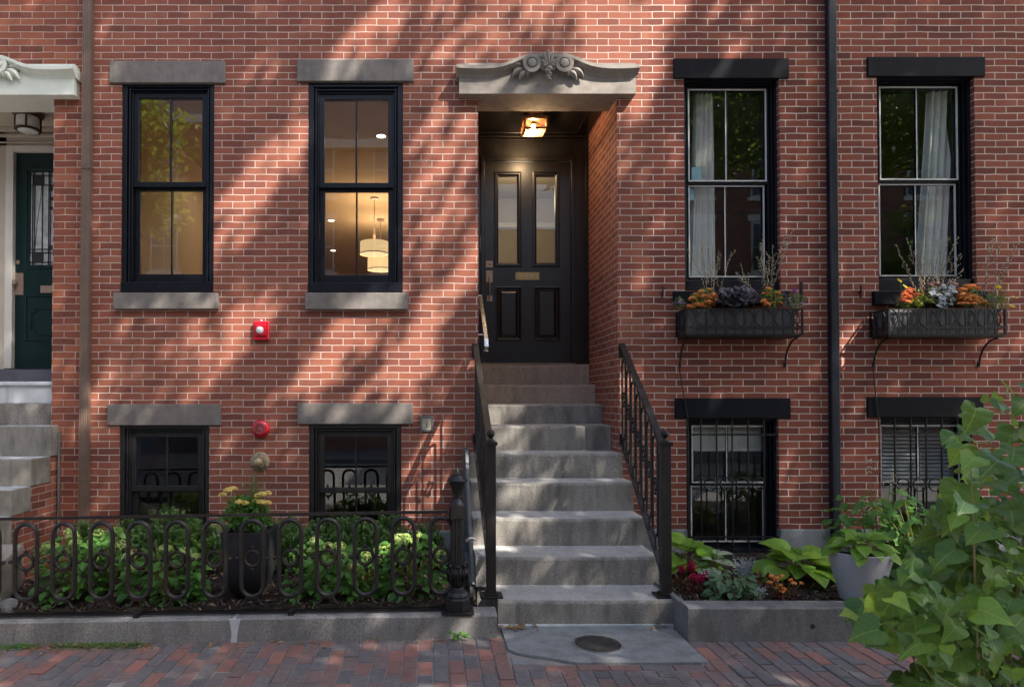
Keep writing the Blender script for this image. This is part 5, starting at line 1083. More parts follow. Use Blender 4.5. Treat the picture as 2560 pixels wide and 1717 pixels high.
dome('small lavender flowers near the right end of the right flower box',2485,747,50,16,33,M['bluep'],M['hyd'],nh=10,r=.014,flower=.007,floretn=9,rad=(.12,.08,.11),n_leaf=260,name='lavender_flower',ln=.022)
def daisy(label,pts,seed,basepx):
    rr=random.Random(seed); b_=boxat(basepx,760); t=thing('yellow_marguerite',label,'flowers',(b_.x,b_.y,ZB)); s=MB()
    for px,py in pts:
        f=MB()
        p=boxat(px,py,-.2+rr.uniform(-.05,.05)); s.tube([(b_.x+rr.uniform(-.03,.03),b_.y,ZB),(lerp(b_.x,p.x,.4),b_.y,lerp(ZB,p.z,.6)),p],.0025,5); u=(rnd_dir(rr)*.4+V((0,-.5,.8))).normalized(); a=u.orthogonal().normalized(); b2=u.cross(a)
        for k in range(14): 
            q=2*PI*k/14; f.tint=rr.uniform(.2,1); leaf(f,p,a*math.cos(q)+b2*math.sin(q)+u*.15,u,.03,.012,SM,.05,.1,rr=rr)
        f.ball(p,.009,6); f.build('flower_head',M['gold'],t)
    bushcloud(s,(b_.x,b_.y,ZB+.06),(.09,.07,.12),60,.02,.006,rr,SM); s.build('stem',M['hyd'],t)
daisy('yellow marguerites at the left end of the right flower box',[(2249,701),(2263,716)],41,2262)
daisy('yellow marguerites sprawling past the right end of the right flower box',[(2517,710),(2496,717),(2504,726),(2538,743),(2530,765)],42,2505)
def heuchera(label,pxc,pyc,wpx,hpx,seed,m,n,name,r=.035,y=-.2):
    rr=random.Random(seed); x,z=P(pxc,pyc,y); t=thing(name,label,'foliage plant',(x,y,ZB)); s=MB(); q=MB()
    for k in range(n):
        a=rr.uniform(0,2*PI); u_=math.sqrt(rr.random()); e=boxat(pxc+math.cos(a)*u_*wpx/2,pyc-math.sin(a)*u_*hpx/2,y+rr.uniform(-.10,.07)); q.tube([(x+rr.uniform(-.05,.05),y,ZB-.01),e],.002,4); s.tint=rr.random(); up=(V((rr.gauss(0,.35),-.75,.7))+rnd_dir(rr)*.3).normalized(); aa=up.orthogonal().normalized(); b2=up.cross(aa); rad=r*rr.uniform(.6,1.2); m_=15; ring=[]
        for i in range(m_): th=2*PI*i/m_+k; ring.append(e+(aa*math.cos(th)+b2*math.sin(th))*rad*(1+.16*math.cos(5*th))+up*(rr.uniform(-.2,.2)*rad))
        s.add(ring+[e-up*rad*.2],[(i,(i+1)%m_,m_) for i in range(m_)])
    q.build('stem',M['twig'],t); s.build('foliage',m,t)
heuchera('dark purple leafy heuchera in the middle of the left flower box',1845,742,108,48,51,M['purple'],85,'dark_heuchera')
heuchera('silver leafed heuchera in the middle of the right flower box',2360,740,70,56,52,M['silver'],46,'silver_heuchera',.026)
heuchera('dark burgundy leaves behind the silver ones in the right flower box',2350,722,110,40,53,M['burg'],40,'dark_heuchera',.026,-.13)
rr=random.Random(61); x,_=P(2310,755,-.2); t=thing('lime_foliage','lime green tuft beside the coral flowers in the right flower box','foliage plant',(x,-.2,ZB)); s=MB()
for k in range(130): e=boxat(2312+rr.gauss(0,12),756-abs(rr.gauss(0,14)),-.2+rr.uniform(-.09,.06)); s.tint=rr.random(); leaf(s,e,rnd_dir(rr,-.1,1)+V((0,-.3,0)),V((0,-.4,1)),.04,.012,LAN,.1,.5,rr=rr)
s.build('foliage',M['limeleaf'],t)
def twigs(label,base,tips,seed,side=5):
    rr=random.Random(seed); b_=boxat(base[0],base[1],-.14); t=thing('budded_twigs',label,'twigs',(b_.x,b_.y,ZB))
    for px,py in tips:
        s=MB(); f=MB()
        e=boxat(px,py,-.14+rr.uniform(-.06,.06)); st_=V((b_.x+rr.uniform(-.03,.03),b_.y+rr.uniform(-.03,.03),ZB-.01)); mid=st_.lerp(e,.5)+V((rr.uniform(-.03,.03),0,rr.uniform(-.01,.03))); pts=[]
        for i in range(9): u=i/8; pts.append(st_*(1-u)**2+mid*2*u*(1-u)+e*u*u)
        s.tube(pts,[.0026-.0019*i/8 for i in range(9)],5)
        def buds(pts,lo):
            n=int((pts[-1]-pts[0]).length/.0145)
            for k in range(n):
                u=lerp(lo,1,k/max(1,n-1)); i=min(len(pts)-2,int(u*(len(pts)-1))); p=pts[i].lerp(pts[i+1],u*(len(pts)-1)-i)+rnd_dir(rr)*.007; f.tint=rr.random(); f.octa(p,rr.uniform(.0035,.0056),rnd_dir(rr,.2,1),1.5)
        buds(pts,.22)
        for q in range(side):
            i=rr.randint(3,7); d=((pts[i+1]-pts[i]).normalized()+rnd_dir(rr)*.6); l=rr.uniform(.04,.11); b2=[pts[i],pts[i]+d*l*.5,pts[i]+d*l+V((0,0,.01))]; s.tube(b2,.0013,4); buds(b2,.3)
        tw=s.build('twig',M['twig'],t); f.build('buds',M['cream_bud'],tw)
twigs('bare twigs with cream buds at the left of the left flower box',(1775,760),[(1727,634),(1752,600),(1752,612),(1770,625),(1781,611),(1797,628),(1828,633)],71,3)
twigs('bare twigs with cream buds at the right of the left flower box',(1915,760),[(1901,606),(1907,602),(1932,612),(1960,598),(1984,574),(1925,640),(1905,650),(1858,690),(1840,680)],72,5)
twigs('bare twigs with cream buds in the middle of the right flower box',(2315,760),[(2239,612),(2267,597),(2300,612),(2310,640),(2330,612),(2350,595),(2370,595),(2395,592),(2402,634),(2408,675),(2285,630),(2335,660)],73,4)
twigs('bare twigs with cream buds leaning right out of the right flower box',(2455,760),[(2482,595),(2500,606),(2548,604),(2475,620),(2520,640)],74,4)
# ---------------------------------------------------------------- right bed
def hosta(label,c,n,Lr,wr,seed,m=None,h=.12,spread=.2,front=-.3,name='hosta',zup=(.1,.75)):
    rr=random.Random(seed); t=thing(name,label,'plant',c); c=V(c); s=MB(); q=MB()
    for k in range(n):
        a=2*PI*k/n*2.4+rr.uniform(-.3,.3); u_=rr.uniform(.2,1); e=c+V((math.cos(a)*spread*u_,math.sin(a)*spread*u_*.7-.02,h*(1.15-.75*u_)*rr.uniform(.8,1.15))); q.tube([c,c.lerp(e,.6)+V((0,0,h*.18)),e],.004,5)
        d=V((math.cos(a),math.sin(a)*.8+front*.3,lerp(zup[1],zup[0]-.25,u_))); s.tint=rr.random(); sc=rr.uniform(.75,1.2); leaf(s,e,d,V((rr.gauss(0,.15),-.35,1)),Lr*sc,wr*sc,HOSTA,.10,.38,.02,rr)
    q.build('stem',M['stem'],t); s.build('foliage',m or M['hosta'],t)
g=at(1712,1440,5.65); hosta('lime green hosta right behind the right stair post',(g.x,g.y,.19),20,.20,.155,81,h=.26,spread=.15)
g=at(1990,1445,5.45); hosta('large lime green hosta left of the grey pot',(g.x,g.y,.19),26,.225,.185,82,h=.26,spread=.2)
g=at(1785,1420,5.5); hosta('pale variegated plant behind the crimson plumes',(g.x,g.y,.19),14,.12,.06,83,M['vari'],.22,.08,name='variegated_plant')
g=at(1828,1470,4.93); t=None
hydrangea(1828,1425,4.95,.16,84,'grey green leafy plant spilling over the right curb',0,leafm=M['sage'],depth=.12,group=None,zb=.19,Ln=.075)
bpy.data.objects['hydrangea_bush.006'].name='green_plant' if 'hydrangea_bush.006' in bpy.data.objects else 'green_plant'
def silver(label,px,py,Z,w,h,seed):
    rr=random.Random(seed); g=at(px,py,Z); t=thing('silver_bush',label,'plant',(g.x,g.y,.185),'wiry silver plants in the right bed'); s=MB(); g.z=.185
    for k in range(44):
        e=g+V((rr.gauss(0,w*.45),rr.gauss(0,w*.3),rr.uniform(.35,1)*h)); s.tint=rr.random(); mid=g.lerp(e,.5)+rnd_dir(rr)*.02; s.tube([g,mid,e],[.003,.0025,.0015],4)
        for q in range(7): b_=mid.lerp(e,q/6); f=b_+(rnd_dir(rr,-.2,1)*rr.uniform(.012,.035)); s.tint=rr.uniform(.4,1); s.tube([b_,f],[.0022,.0016],4); s.octa(f,.004,rnd_dir(rr),1.6)
    s.build('stem',M['silver'],t)
silver('wiry silver bush under the barred window, left of the large hosta',1862,1405,5.6,.15,.17,91)
silver('wiry silver bush among the crimson plumes',1765,1430,5.15,.10,.2,92)
silver('small wiry silver bush at the curb by the orange flowers',1888,1480,4.95,.06,.10,93)
rr=random.Random(95); t=None
def plume(label,px,py,Z,r,h,seed):
    rr=random.Random(seed); e=at(px,py,Z); t=thing('crimson_celosia',label,'flowers',(e.x,e.y,.19),'crimson plumes by the stair post'); s=MB(); s.tube([(e.x,e.y,.19),e],.005,6); bushcloud(s,(e.x,e.y,.22),(.07,.06,.05),22,.06,.025,rr,LAN); s.build('foliage',M['burg'],t); s=MB()
    for k in range(190):
        v=rr.random(); a=rr.uniform(0,2*PI); q=r*math.sin(PI*min(.97,v*.85+.15))*rr.uniform(.6,1); p=V((e.x+math.cos(a)*q,e.y+math.sin(a)*q,e.z-h*.4+h*v)); s.tint=rr.random(); s.octa(p,.0065,rnd_dir(rr,.1,1),1.7)
    s.build('plume',M['crim'],t)
for i,(px,py,Z,r,h,lb) in enumerate(((1703,1424,5.3,.022,.055,'small crimson plume nearest the stair post'),(1728,1417,5.25,.034,.08,'tall crimson plume in the middle of the cluster'),(1735,1444,5.1,.032,.06,'low crimson plume at the front of the cluster'),(1750,1446,5.08,.034,.06,'low crimson plume, second from the right'),(1764,1440,5.12,.032,.065,'crimson plume at the right of the cluster'))): plume(lb,px,py,Z,r,h,300+i)
g=at(1960,1470,4.98); hs=[tuple(at(px,py,4.88+.04*(k%3))) for k,(px,py) in enumerate(((1930,1440),(1942,1445),(1955,1440),(1925,1455),(1940,1450),(1978,1450),(1985,1458),(2002,1458),(1942,1470),(1955,1478),(1960,1472),(1948,1462)))]
mum('orange begonia low in the mulch left of the grey pot',(g.x,g.y,.19),hs,96,M['orange'],M['burg'],.013,90,(.12,.09,.06),.012,name='orange_begonia',floretn=9)
g=at(1905,1435,5.25); s=MB(); rr=random.Random(97); bushcloud(s,(g.x,g.y,.25),(.11,.09,.06),90,.05,.03,rr,LAN); tag(s.build('burgundy_plant',M['burg']),'low burgundy leaved plant left of the large hosta','plant')
g=at(2320,1430,5.2); hs=[tuple(at(2320+random.Random(k).uniform(-40,40),1428+random.Random(k+50).uniform(-14,14),5.2)) for k in range(14)]
mum('scarlet begonias half hidden behind the big leaves right of the grey pot',(g.x,g.y,.19),hs,98,M['redor'],M['burg'],.014,90,(.16,.1,.08),.012,name='scarlet_begonia',floretn=9)
# grey pot
pc=at(2150,1512,4.84); pzb=.236; pc.z=pzb
t=thing('grey_pot','round grey tapered pot standing on the right curb','pot',(pc.x,pc.y,pzb)); s=MB(); s.lathe([(.125,pzb),(.128,pzb+.003),(.212,pzb+.345),(.214,pzb+.35),(.206,pzb+.352),(.2,pzb+.345),(.192,pzb+.30),(0,pzb+.30)],(pc.x,pc.y,0),40); s.build('pot',M['greypot'],t,smooth=40); s=MB(); s.lathe([(.192,pzb+.301),(0,pzb+.305)],(pc.x,pc.y,0),24); s.build('soil',M['soil'],t)
hosta('lime green hosta growing in the grey pot',(pc.x,pc.y,pzb+.30),34,.13,.085,85,h=.16,spread=.19,zup=(-.1,.8))
hydrangea(2200,1195,5.6,.36,86,'leafy green bush with small pale flower spikes behind the grey pot',0,depth=.28,group=None,zb=.19,Ln=.095)
bpy.data.objects['hydrangea_bush.006'].name='leafy_bush'
hydrangea(2300,1230,5.3,.30,87,'leafy green bush behind the heart leaved vine at right',0,depth=.28,group=None,zb=.19,Ln=.095)
bpy.data.objects['hydrangea_bush.006'].name='leafy_bush'
rr=random.Random(88)
for i,(px,py,Z,lb) in enumerate(((2174,1165,5.6,'tallest pale flower spike above the leafy bush'),(2230,1195,5.6,'pale flower spike right of the tallest one'),(2166,1268,5.45,'low pale flower spike above the grey pot'))):
    e=at(px,py,Z); t=thing('flower_spike',lb,'flowers',(e.x,e.y,.5),'pale flower spikes above the leafy bush'); s=MB(); s.tube([(e.x+.03,e.y,.55),e],.003,5); s.build('stem',M['stem'],t); s=MB()
    for k in range(34): v=rr.random(); p=e+V((rr.gauss(0,.022*(1.1-v)),rr.gauss(0,.02),-.06+.12*v)); s.tint=rr.random(); s.octa(p,.006,rnd_dir(rr),1.4)
    s.build('buds',M['cream_bud'],t)
# ---------------------------------------------------------------- big heart leaved vine shrub at the right front
rr=random.Random(120); ZV=2.45
poly=[(2640,930),(2480,960),(2405,985),(2362,1085),(2385,1185),(2330,1290),(2290,1345),(2200,1450),(2135,1512),(2165,1590),(2305,1640),(2235,1705),(2250,1800),(2660,1800)]
def inside(x,y):
    c=False
    for i in range(len(poly)):
        (x1,y1),(x2,y2)=poly[i],poly[i-1]
        if (y1>y)!=(y2>y) and x<(x2-x1)*(y-y1)/(y2-y1)+x1: c=not c
    return c
root=V((2.1,ZV-6.5+.05,-.02)); t=thing('heart_leaf_vine','big heart leaved green vine bush in the right foreground','bush',root); s=MB(); q=MB(); pts=[]; 
def addleaf(p,sc,big):
    out=V((p.x-root.x-.05,(p.y-root.y)*.8-.25,.05)); out.normalize(); a=rr.uniform(-1.0,1.0); d=Matrix.Rotation(a,3,'Z')@out; d.z=rr.uniform(-.95,.15); up=V((rr.gauss(0,.35),-.55+rr.gauss(0,.35),rr.uniform(.35,1.0)))
    s.tint=min(1,max(0,rr.betavariate(1.3,4.0)+(.5 if rr.random()<.10 else 0))); leaf(s,p,d,up,.074*sc,.078*sc,HEART2 if big else HEART,rr.uniform(.0,.14),rr.uniform(.1,.65),.035,rr)
HEART2=[(0,0,0),(.0,-.11,.13),(.0,-.15,.28),(.02,-.12,.41),(.06,-.02,.50),(.16,.12,.545),(.28,.26,.53),(.42,.40,.46),(.58,.56,.34),(.74,.73,.20),(.88,.875,.08),(1,1,0)]
n=0
while n<1350:
    px,py=rr.uniform(2110,2680),rr.uniform(920,1830)
    if not inside(px,py) or (py<1140 and rr.random()<.62) or (py<1300 and rr.random()<.25): continue
    yj=rr.gauss(0,.26)+.14; yj=max(-.42,min(.75,yj)); x,z=P(px+20,py,ZV-6.5+yj); p=V((x,ZV-6.5+yj,z))
    if p.z<.05: continue
    pts.append(p); addleaf(p,rr.choice([.45,.55,.65,.75,.85,.95,1.2])*rr.uniform(.85,1.12),True); n+=1
# lower skirt and far side so that the bush is whole from beside
for k in range(220):
    p=V((root.x+.35+abs(rr.gauss(.1,.4)),root.y+rr.uniform(-.3,.55),rr.uniform(.05,1.3))); addleaf(p,rr.uniform(.6,1.15),False)
    
for (px,py,dx_,sc) in ((2238,1475,-1,1.5),(2190,1500,-1,1.1),(2400,1270,-1,1.35),(2395,1215,-.6,1.4),(2480,1420,-.3,1.2),(2470,1610,.4,1.3),(2405,1110,-1,1.1),(2440,1020,-.8,1.2),(2415,1490,.6,1.25),(2540,1290,1,1.1)):
    p=at(px,py,2.2); s.tint=rr.uniform(.15,.75); leaf(s,p,V((dx_*.5,-.25,-.75)),V((dx_*-.2+rr.gauss(0,.15),-1,.55)),.082*sc,.08*sc,HEART2,.10,.3,.05,rr)
s.build('foliage',M['red_bud'],t,smooth=180)
for k in range(22):
    e=pts[(k*23)%len(pts)]; st_=root+V((rr.gauss(0,.08),rr.gauss(0,.06),0)); m=st_.lerp(e,.55)+V((0,0,.25)); pp=[st_*(1-u)**2+m*2*u*(1-u)+e*u*u for u in (i/10 for i in range(11))]; q.tube(pp,[.006-.0045*i/10 for i in range(11)],6)
    for i in (5,7,9):
        c=min(pts,key=lambda p:(p-pp[i]).length+rr.uniform(0,.15)); q.tube([pp[i],pp[i].lerp(c,.5)+V((0,0,.02)),c],.0022,4)
q.build('stem',M['stem'],t,smooth=60)
# ---------------------------------------------------------------- weeds and litter
rr=random.Random(130); g=PG(1150,1592,0); t=thing('weed','small green weed growing at the foot of the granite curb','weed',(g[0],-1.80,0)); s=MB()
for k in range(26):
    a=rr.uniform(0,2*PI); e=V((g[0]+rr.uniform(-.07,.07),-1.80-rr.uniform(0,.05),rr.uniform(.01,.06))); s.tint=rr.uniform(.3,1); leaf(s,e,V((math.cos(a),math.sin(a)*.6-.4,.2)),V((0,-.5,1)),.03,.024,OV,.1,.3,rr=rr)
s.build('foliage',M['hyd'],t)
s=MB()
for k in range(900):
    u=rr.random(); px=rr.choice([rr.gauss(20,30),rr.gauss(160,40),rr.gauss(270,60),rr.gauss(270,60)]); 
    if px>365: continue
    g=PG(px,1612,0); x=g[0]; e=V((x,-1.785-abs(rr.gauss(0,.05)),gz(x)+rr.uniform(.0,.012))); a=rr.uniform(0,2*PI); s.tint=rr.random(); leaf(s,e,V((math.cos(a),math.sin(a),rr.uniform(.1,.9))),V((0,-.2,1)),rr.uniform(.012,.03),rr.uniform(.006,.012),LAN,.1,.3,rr=rr)
tag(s.build('low_weeds',M['hyd']),kind='stuff')
s=MB()
for k in range(230):
    px=rr.choice([rr.uniform(0,360),rr.gauss(240,70),rr.uniform(0,1100)]) if k<190 else rr.uniform(500,1130)
    if px<0: continue
    g=PG(px,1612,0); x=g[0]; e=V((x,-1.79-abs(rr.gauss(0,.045)),gz(x)+rr.uniform(.002,.014))); a=rr.uniform(0,2*PI); s.tint=rr.random(); leaf(s,e,V((math.cos(a),math.sin(a),rr.uniform(-.1,.3))),V((rr.gauss(0,.4),-.2,1)),rr.uniform(.018,.045),rr.uniform(.008,.02),LAN,.2,.4,rr=rr)
tag(s.build('leaf_litter',M['litter']),kind='stuff')
def dryleaf(x,y,z,l,label,group,tint):
    s=MB(); s.tint=tint; a=rr.uniform(0,2*PI); leaf(s,(x,y,z),V((math.cos(a),math.sin(a),rr.uniform(.0,.5))),V((rr.gauss(0,.5),rr.gauss(0,.3),1)),l,l*.5,OV,.3,.5,.05,rr); o=s.build('fallen_leaf',M['litter']); tag(o,label,'leaf',group)
for k in range(13): dryleaf(.52+abs(rr.gauss(0,.1)),-1.60-abs(rr.gauss(0,.035)),.022+.02*rr.random(),rr.uniform(.04,.075),'dry brown leaf in the heap where the left curb meets the bottom step','heaped leaves left of the steps',rr.random())
for k in range(7): dryleaf(1.72-abs(rr.gauss(0,.08)),-1.60-abs(rr.gauss(0,.025)),.02+.01*rr.random(),rr.uniform(.03,.06),'dry brown leaf in the line where the right curb meets the bottom step','leaves gathered right of the steps',rr.random())
for px,py,l,lb in ((1513,1570,.035,'curled orange leaf at the foot of the steps above the manhole cover'),(1340,1578,.03,'dark curled leaf on the slab left of the manhole cover'),(1450,1582,.025,'tiny dark leaf on the slab just above the manhole cover'),(1965,1594,.05,'yellow brown leaf on the bricks below the concrete curb'),(1832,1635,.05,'pale narrow leaf on the bricks right of the slab'),(2250,1650,.06,'tan leaf on the bricks beside the heart leaved vine'),(815,1610,.05,'tan leaf on the bricks under the middle of the granite curb'),(2060,1597,.06,'long tan leaf against the concrete curb under the pot'),(2090,1664,.03,'small cream leaf on the bricks left of the vine')):
    g=PG(px,py,.01); dryleaf(g[0],g[1],(.016 if .5<g[0]<1.77 else .006)+gz(g[0]),l,lb,None,rr.uniform(.3,1))
# ================================================================ street side: trees, far houses and a parked car (seen in the panes, and shading the front)
LD=V((.72,-.70,1.0))
def towall(p): t=-p[1]/.70; return (p[0]-.72*t, p[2]-t)
LIT=[]
def lit(x0,y0,x1,y1,w,k=1.0):
    a=P(x0,y0); b_=P(x1,y1); LIT.append((a[0],a[1],b_[0],b_[1],w/255*.95,k))
def litp(p0,p1,w,k=1.0): a=towall(p0); b_=towall(p1); LIT.append((a[0],a[1],b_[0],b_[1],w,k))
for q in ((690,15,585,130,36,.8),(785,70,690,200,46,.9),(755,150,640,330,52,.95),(650,330,560,430,70,.9),(775,270,690,400,70,1),(700,360,575,520,78,1.01),(610,520,556,610,36,.85),(715,470,610,600,26,.7),(770,330,730,400,40,.9),
  (990,0,860,150,62,.95),(900,150,868,205,30,.9),(835,150,790,205,30,.8),(1120,0,1080,70,40,.8),(1262,0,1150,120,52,.95),(1185,110,1040,330,46,.95),(1110,90,1010,220,34,.7),(1190,265,1040,490,50,.9),(1190,395,1020,640,40,.85),(1105,235,1015,350,34,.8),(1185,560,1080,700,36,.8),
  (1400,0,1300,150,110,1.01),(1545,0,1450,180,130,1.01),(1680,0,1610,150,105,1.01),(1775,0,1690,130,60,1),(1885,20,1765,170,40,.8),(1700,130,1620,310,56,1),(1640,290,1575,430,46,1),(1585,150,1440,240,70,1),(1840,60,1760,150,22,.5),(1700,215,1665,460,26,.7),(1700,470,1610,700,26,.6),(1320,150,1240,240,20,.8),(1250,170,1200,235,26,.7),(1560,430,1555,560,24,.6),
  (1190,620,1020,860,46,1),(1085,715,960,875,56,1.01),(1000,730,880,850,60,1.01),(870,870,810,965,40,1),(1060,850,960,975,50,1.01),(930,760,830,800,40,.9),(850,800,740,960,40,1),(790,715,700,840,40,1),(1150,700,1100,760,40,.8),(1180,800,1040,960,40,.95),(1185,900,1110,1000,26,.7),(1040,960,985,1010,34,.8),(900,925,800,1060,34,1),(1000,990,960,1060,30,.8),(650,760,505,900,50,.95),(640,830,560,940,30,.7),(520,925,410,1010,46,.95),(410,1000,320,1066,46,.9),(305,920,232,1030,36,.9),(530,755,440,870,28,.8),(350,725,300,780,30,.7),(470,725,420,775,24,.7),(285,850,215,930,34,.8),(225,980,205,1060,24,.6),(720,1090,700,1170,20,.5),(700,950,660,1000,20,.6),
  (1112,1055,1058,1150,16,1),(1045,1150,1000,1225,28,.9),(1045,1245,1000,1300,26,.9),(1142,1165,1098,1235,14,.9),(950,740,870,775,36,.9),(800,735,770,775,24,.8),
  (150,-10,95,110,28,.7),(60,-10,20,60,24,.6),(1566,945,1560,1060,18,1),(1940,1110,1965,1170,26,.8),(1590,920,1560,960,16,.8),(2265,715,2200,840,30,.95),(2330,735,2290,780,26,.8),(2170,900,2090,1010,6,1),(2040,840,1990,1010,16,.5),(2425,960,2400,1000,30,.7),(2200,100,2150,180,18,.4),(60,560,10,620,30,.4)): lit(*q)
for q in ((1340,240,1575,250,100,1.01),(1390,205,1560,205,60,1.01),(1190,250,1150,290,40,.8),(1240,200,1200,260,30,.7)): lit(*q)
for p0,p1,w,k in (((2235,715),(2215,840),.16,1),((2300,720),(2270,800),.14,.9),((2330,745),(2350,700),.08,.7),((2425,715),(2400,745),.08,.5)):
    a=P(p0[0],p0[1],-.26); b_=P(p1[0],p1[1],-.26); litp((a[0],-.26,a[1]),(b_[0],-.26,b_[1]),w,k)
for q in (((.40,-1.0,.66),(.75,-.95,.66),.22,1),((.55,-.75,.5),(.85,-.75,.66),.2,.9),((.62,-.4,.75),(.9,-.4,.92),.16,.9),((.62,-.07,1.0),(.75,-.07,1.16),.13,.8),((.8,.25,1.25),(.95,.25,1.42),.13,.9),((.55,.59,1.45),(.72,.59,1.63),.16,.9),((1.05,-1.35,.42),(1.35,-1.25,.42),.13,.8),((.42,-1.3,.42),(.6,-1.3,.42),.12,.8),((1.0,-.2,.92),(1.3,-.1,1.1),.05,.8),
  ((-2.25,-2.66,0),(-2.1,-2.62,0),.13,1),((-.05,-2.66,0),(.2,-2.62,0),.14,.9),((-.9,-2.2,0),(-.7,-2.15,0),.06,.7),((-.3,-1.9,0),(-.1,-1.85,0),.06,.6),((.1,-1.78,.1),(.3,-1.78,.16),.10,.8),((-1.2,-1.2,.5),(-1.0,-1.2,.6),.22,.9),((-.6,-1.15,.5),(-.2,-1.1,.66),.26,1),((.02,-1.15,.42),(.3,-1.15,.66),.24,1),((-2.9,-1.15,.5),(-2.7,-1.1,.65),.16,.9),((-.2,-1.2,.45),(.1,-1.1,.6),.22,.7),((-2.4,-1.1,.5),(-2.2,-1.1,.6),.14,.6),
  ((3.75,-1.4,.8),(4.0,-1.3,.95),.13,1),((3.1,-1.4,.5),(3.4,-1.4,.6),.16,.5),((2.55,-3.9,1.15),(2.9,-3.8,1.3),.22,1),((1.9,-4.1,1.3),(2.05,-4.1,1.45),.09,.8),((1.75,-4.1,.8),(1.9,-4.1,.9),.07,.8)): litp(*q)
def litval(x,z):
    m=0; kk=0
    for (ax,az,bx,bz,w,k) in LIT:
        dx_,dz_=bx-ax,bz-az; l=dx_*dx_+dz_*dz_; t=0 if l<1e-9 else max(0,min(1,((x-ax)*dx_+(z-az)*dz_)/l)); d=math.hypot(x-ax-dx_*t,z-az-dz_*t)
        v=k*(1-sstep(w*.5+GOB0,w*.5+GOB1,d))
        if v>m: m=v; kk=k
    if m>0:
        u=(x*.8-z*.6)*3.1; w_=(x*.6+z*.8)*.5; q=noise.noise((u,w_,3.7))+.5*noise.noise((u*2.3,w_*1.6,9.1)); m=min(1,m)*(1-(.92 if kk<1.005 else .38)*sstep(.06,.34,q))
    return m
M['treeleaf']=leafmat('street_tree_leaf',[(.035,.085,.012),(.06,.13,.02),(.10,.19,.03)],.45,.5)
def limb(mb,a,b_,r0,r1,rr,n=7,bow=.06):
    a=V(a);b_=V(b_);l=(b_-a).length; o=rnd_dir(rr)*l*bow; pts=[a.lerp(b_,i/n)+o*math.sin(PI*i/n)+rnd_dir(rr)*l*.008 for i in range(n+1)]; mb.tube(pts,[lerp(r0,r1,i/n) for i in range(n+1)],7); return pts
rr=random.Random(200); TR=V((10.5,-13.6,-.06))
t=thing('street_tree','tall leafy street tree on the far pavement whose crown shades the front','tree',TR,'street trees'); s=MB(); f=MB(); crown=[]
tries=0
while len(crown)<NGOB and tries<NGOB*3:
    tries+=1
    x,z=rr.uniform(-5.2,7.6),rr.uniform(-6.4,6.9); lv=litval(x,z)
    # the right hand front and the pavement lie in closed shade; the upper left a little more open
    base=.0
    if rr.random()<max(lv,base) or (z<-3.6 and rr.random()<.22): continue
    d=(7.6 if z>-.6 else max(7.6,7.0-z))+2.2*rr.random(); crown.append(V((x,0,z))+LD*d)
for p in crown:
    f.tint=rr.random(); d=rnd_dir(rr,-.8,.4); leaf(f,p,d,(rnd_dir(rr)+V((.5,-.4,.9))),.15*rr.uniform(.7,1.2),.11*rr.uniform(.7,1.2),LAN,.06,.2,0,rr)
f.build('crown',M['treeleaf'],t,smooth=180)
p1=limb(s,TR,TR+V((.1,1.2,7.0)),.30,.22,rr,8,.02); fork=TR+V((.1,1.2,7.0))
for k in range(9):
    e=crown[rr.randrange(len(crown))]; m=limb(s,fork+V((0,0,rr.uniform(-.8,.5))),fork.lerp(e,.62)+V((0,0,.6)),.10,.05,rr,7,.05)
    for q in range(4):
        c=min((crown[rr.randrange(len(crown))] for _ in range(40)),key=lambda p:(p-m[-1]).length); limb(s,m[-1-q],c,.035,.01,rr,6,.06)
s.build('trunk',M['bark'],t,smooth=60)
def tree(label,base,h,crad,cz_,n,seed,Ln=.22):
    rr=random.Random(seed); b_=V(base); t=thing('street_tree',label,'tree',b_,'street trees'); s=MB(); f=MB(); c=b_+V((0,0,cz_)); limb(s,b_,b_+V((.1,.1,cz_-crad[2]*.3)),.17,.11,rr,8,.02)
    cl=[]
    for k in range(34): dv=rnd_dir(rr,-.7,1); cl.append(c+V((dv.x*crad[0],dv.y*crad[1],dv.z*crad[2]))*1.0*1 if False else c+V((dv.x*crad[0]*rr.uniform(.45,1),dv.y*crad[1]*rr.uniform(.45,1),dv.z*crad[2]*rr.uniform(.45,1))))
    for q in cl: limb(s,b_+V((.1,.1,cz_-crad[2]*.4)),q,.06,.012,rr,6,.08)
    for _ in range(n):
        q=cl[rr.randrange(len(cl))]; p=q+V((rr.gauss(0,.36),rr.gauss(0,.36),rr.gauss(0,.26))); f.tint=rr.random(); leaf(f,p,rnd_dir(rr,-.9,.4),rnd_dir(rr,0,1)+V((0,0,.6)),Ln*rr.uniform(.6,1.2),Ln*.55,OV[::2]+[(1,1,0)],.06,.2,0,rr)
    f.build('crown',M['treeleaf'],t,smooth=180); s.build('trunk',M['bark'],t,smooth=60)
tree('added unseen leafy tree on the near kerb, blocking sky light from the left wall',(-9.5,-4.3,-.05),9,(3.6,3.0,3.2),7.6,9000,213)  # tree added out of view to cut sky light on the left front
tree('leafy street tree across from the left parlour window',(-7.9,-9.6,-.1),9,(1.5,1.6,2.3),7.9,6500,211)
tree('leafy street tree on the far pavement, opposite the right windows',(17.0,-14,-.1),9,(3.0,2.6,3.2),5.5,5200,212)
tree('leafy street tree on the far pavement, left of centre',(-17,-14,-.1),9,(2.8,2.4,3.0),5.8,3600,213)
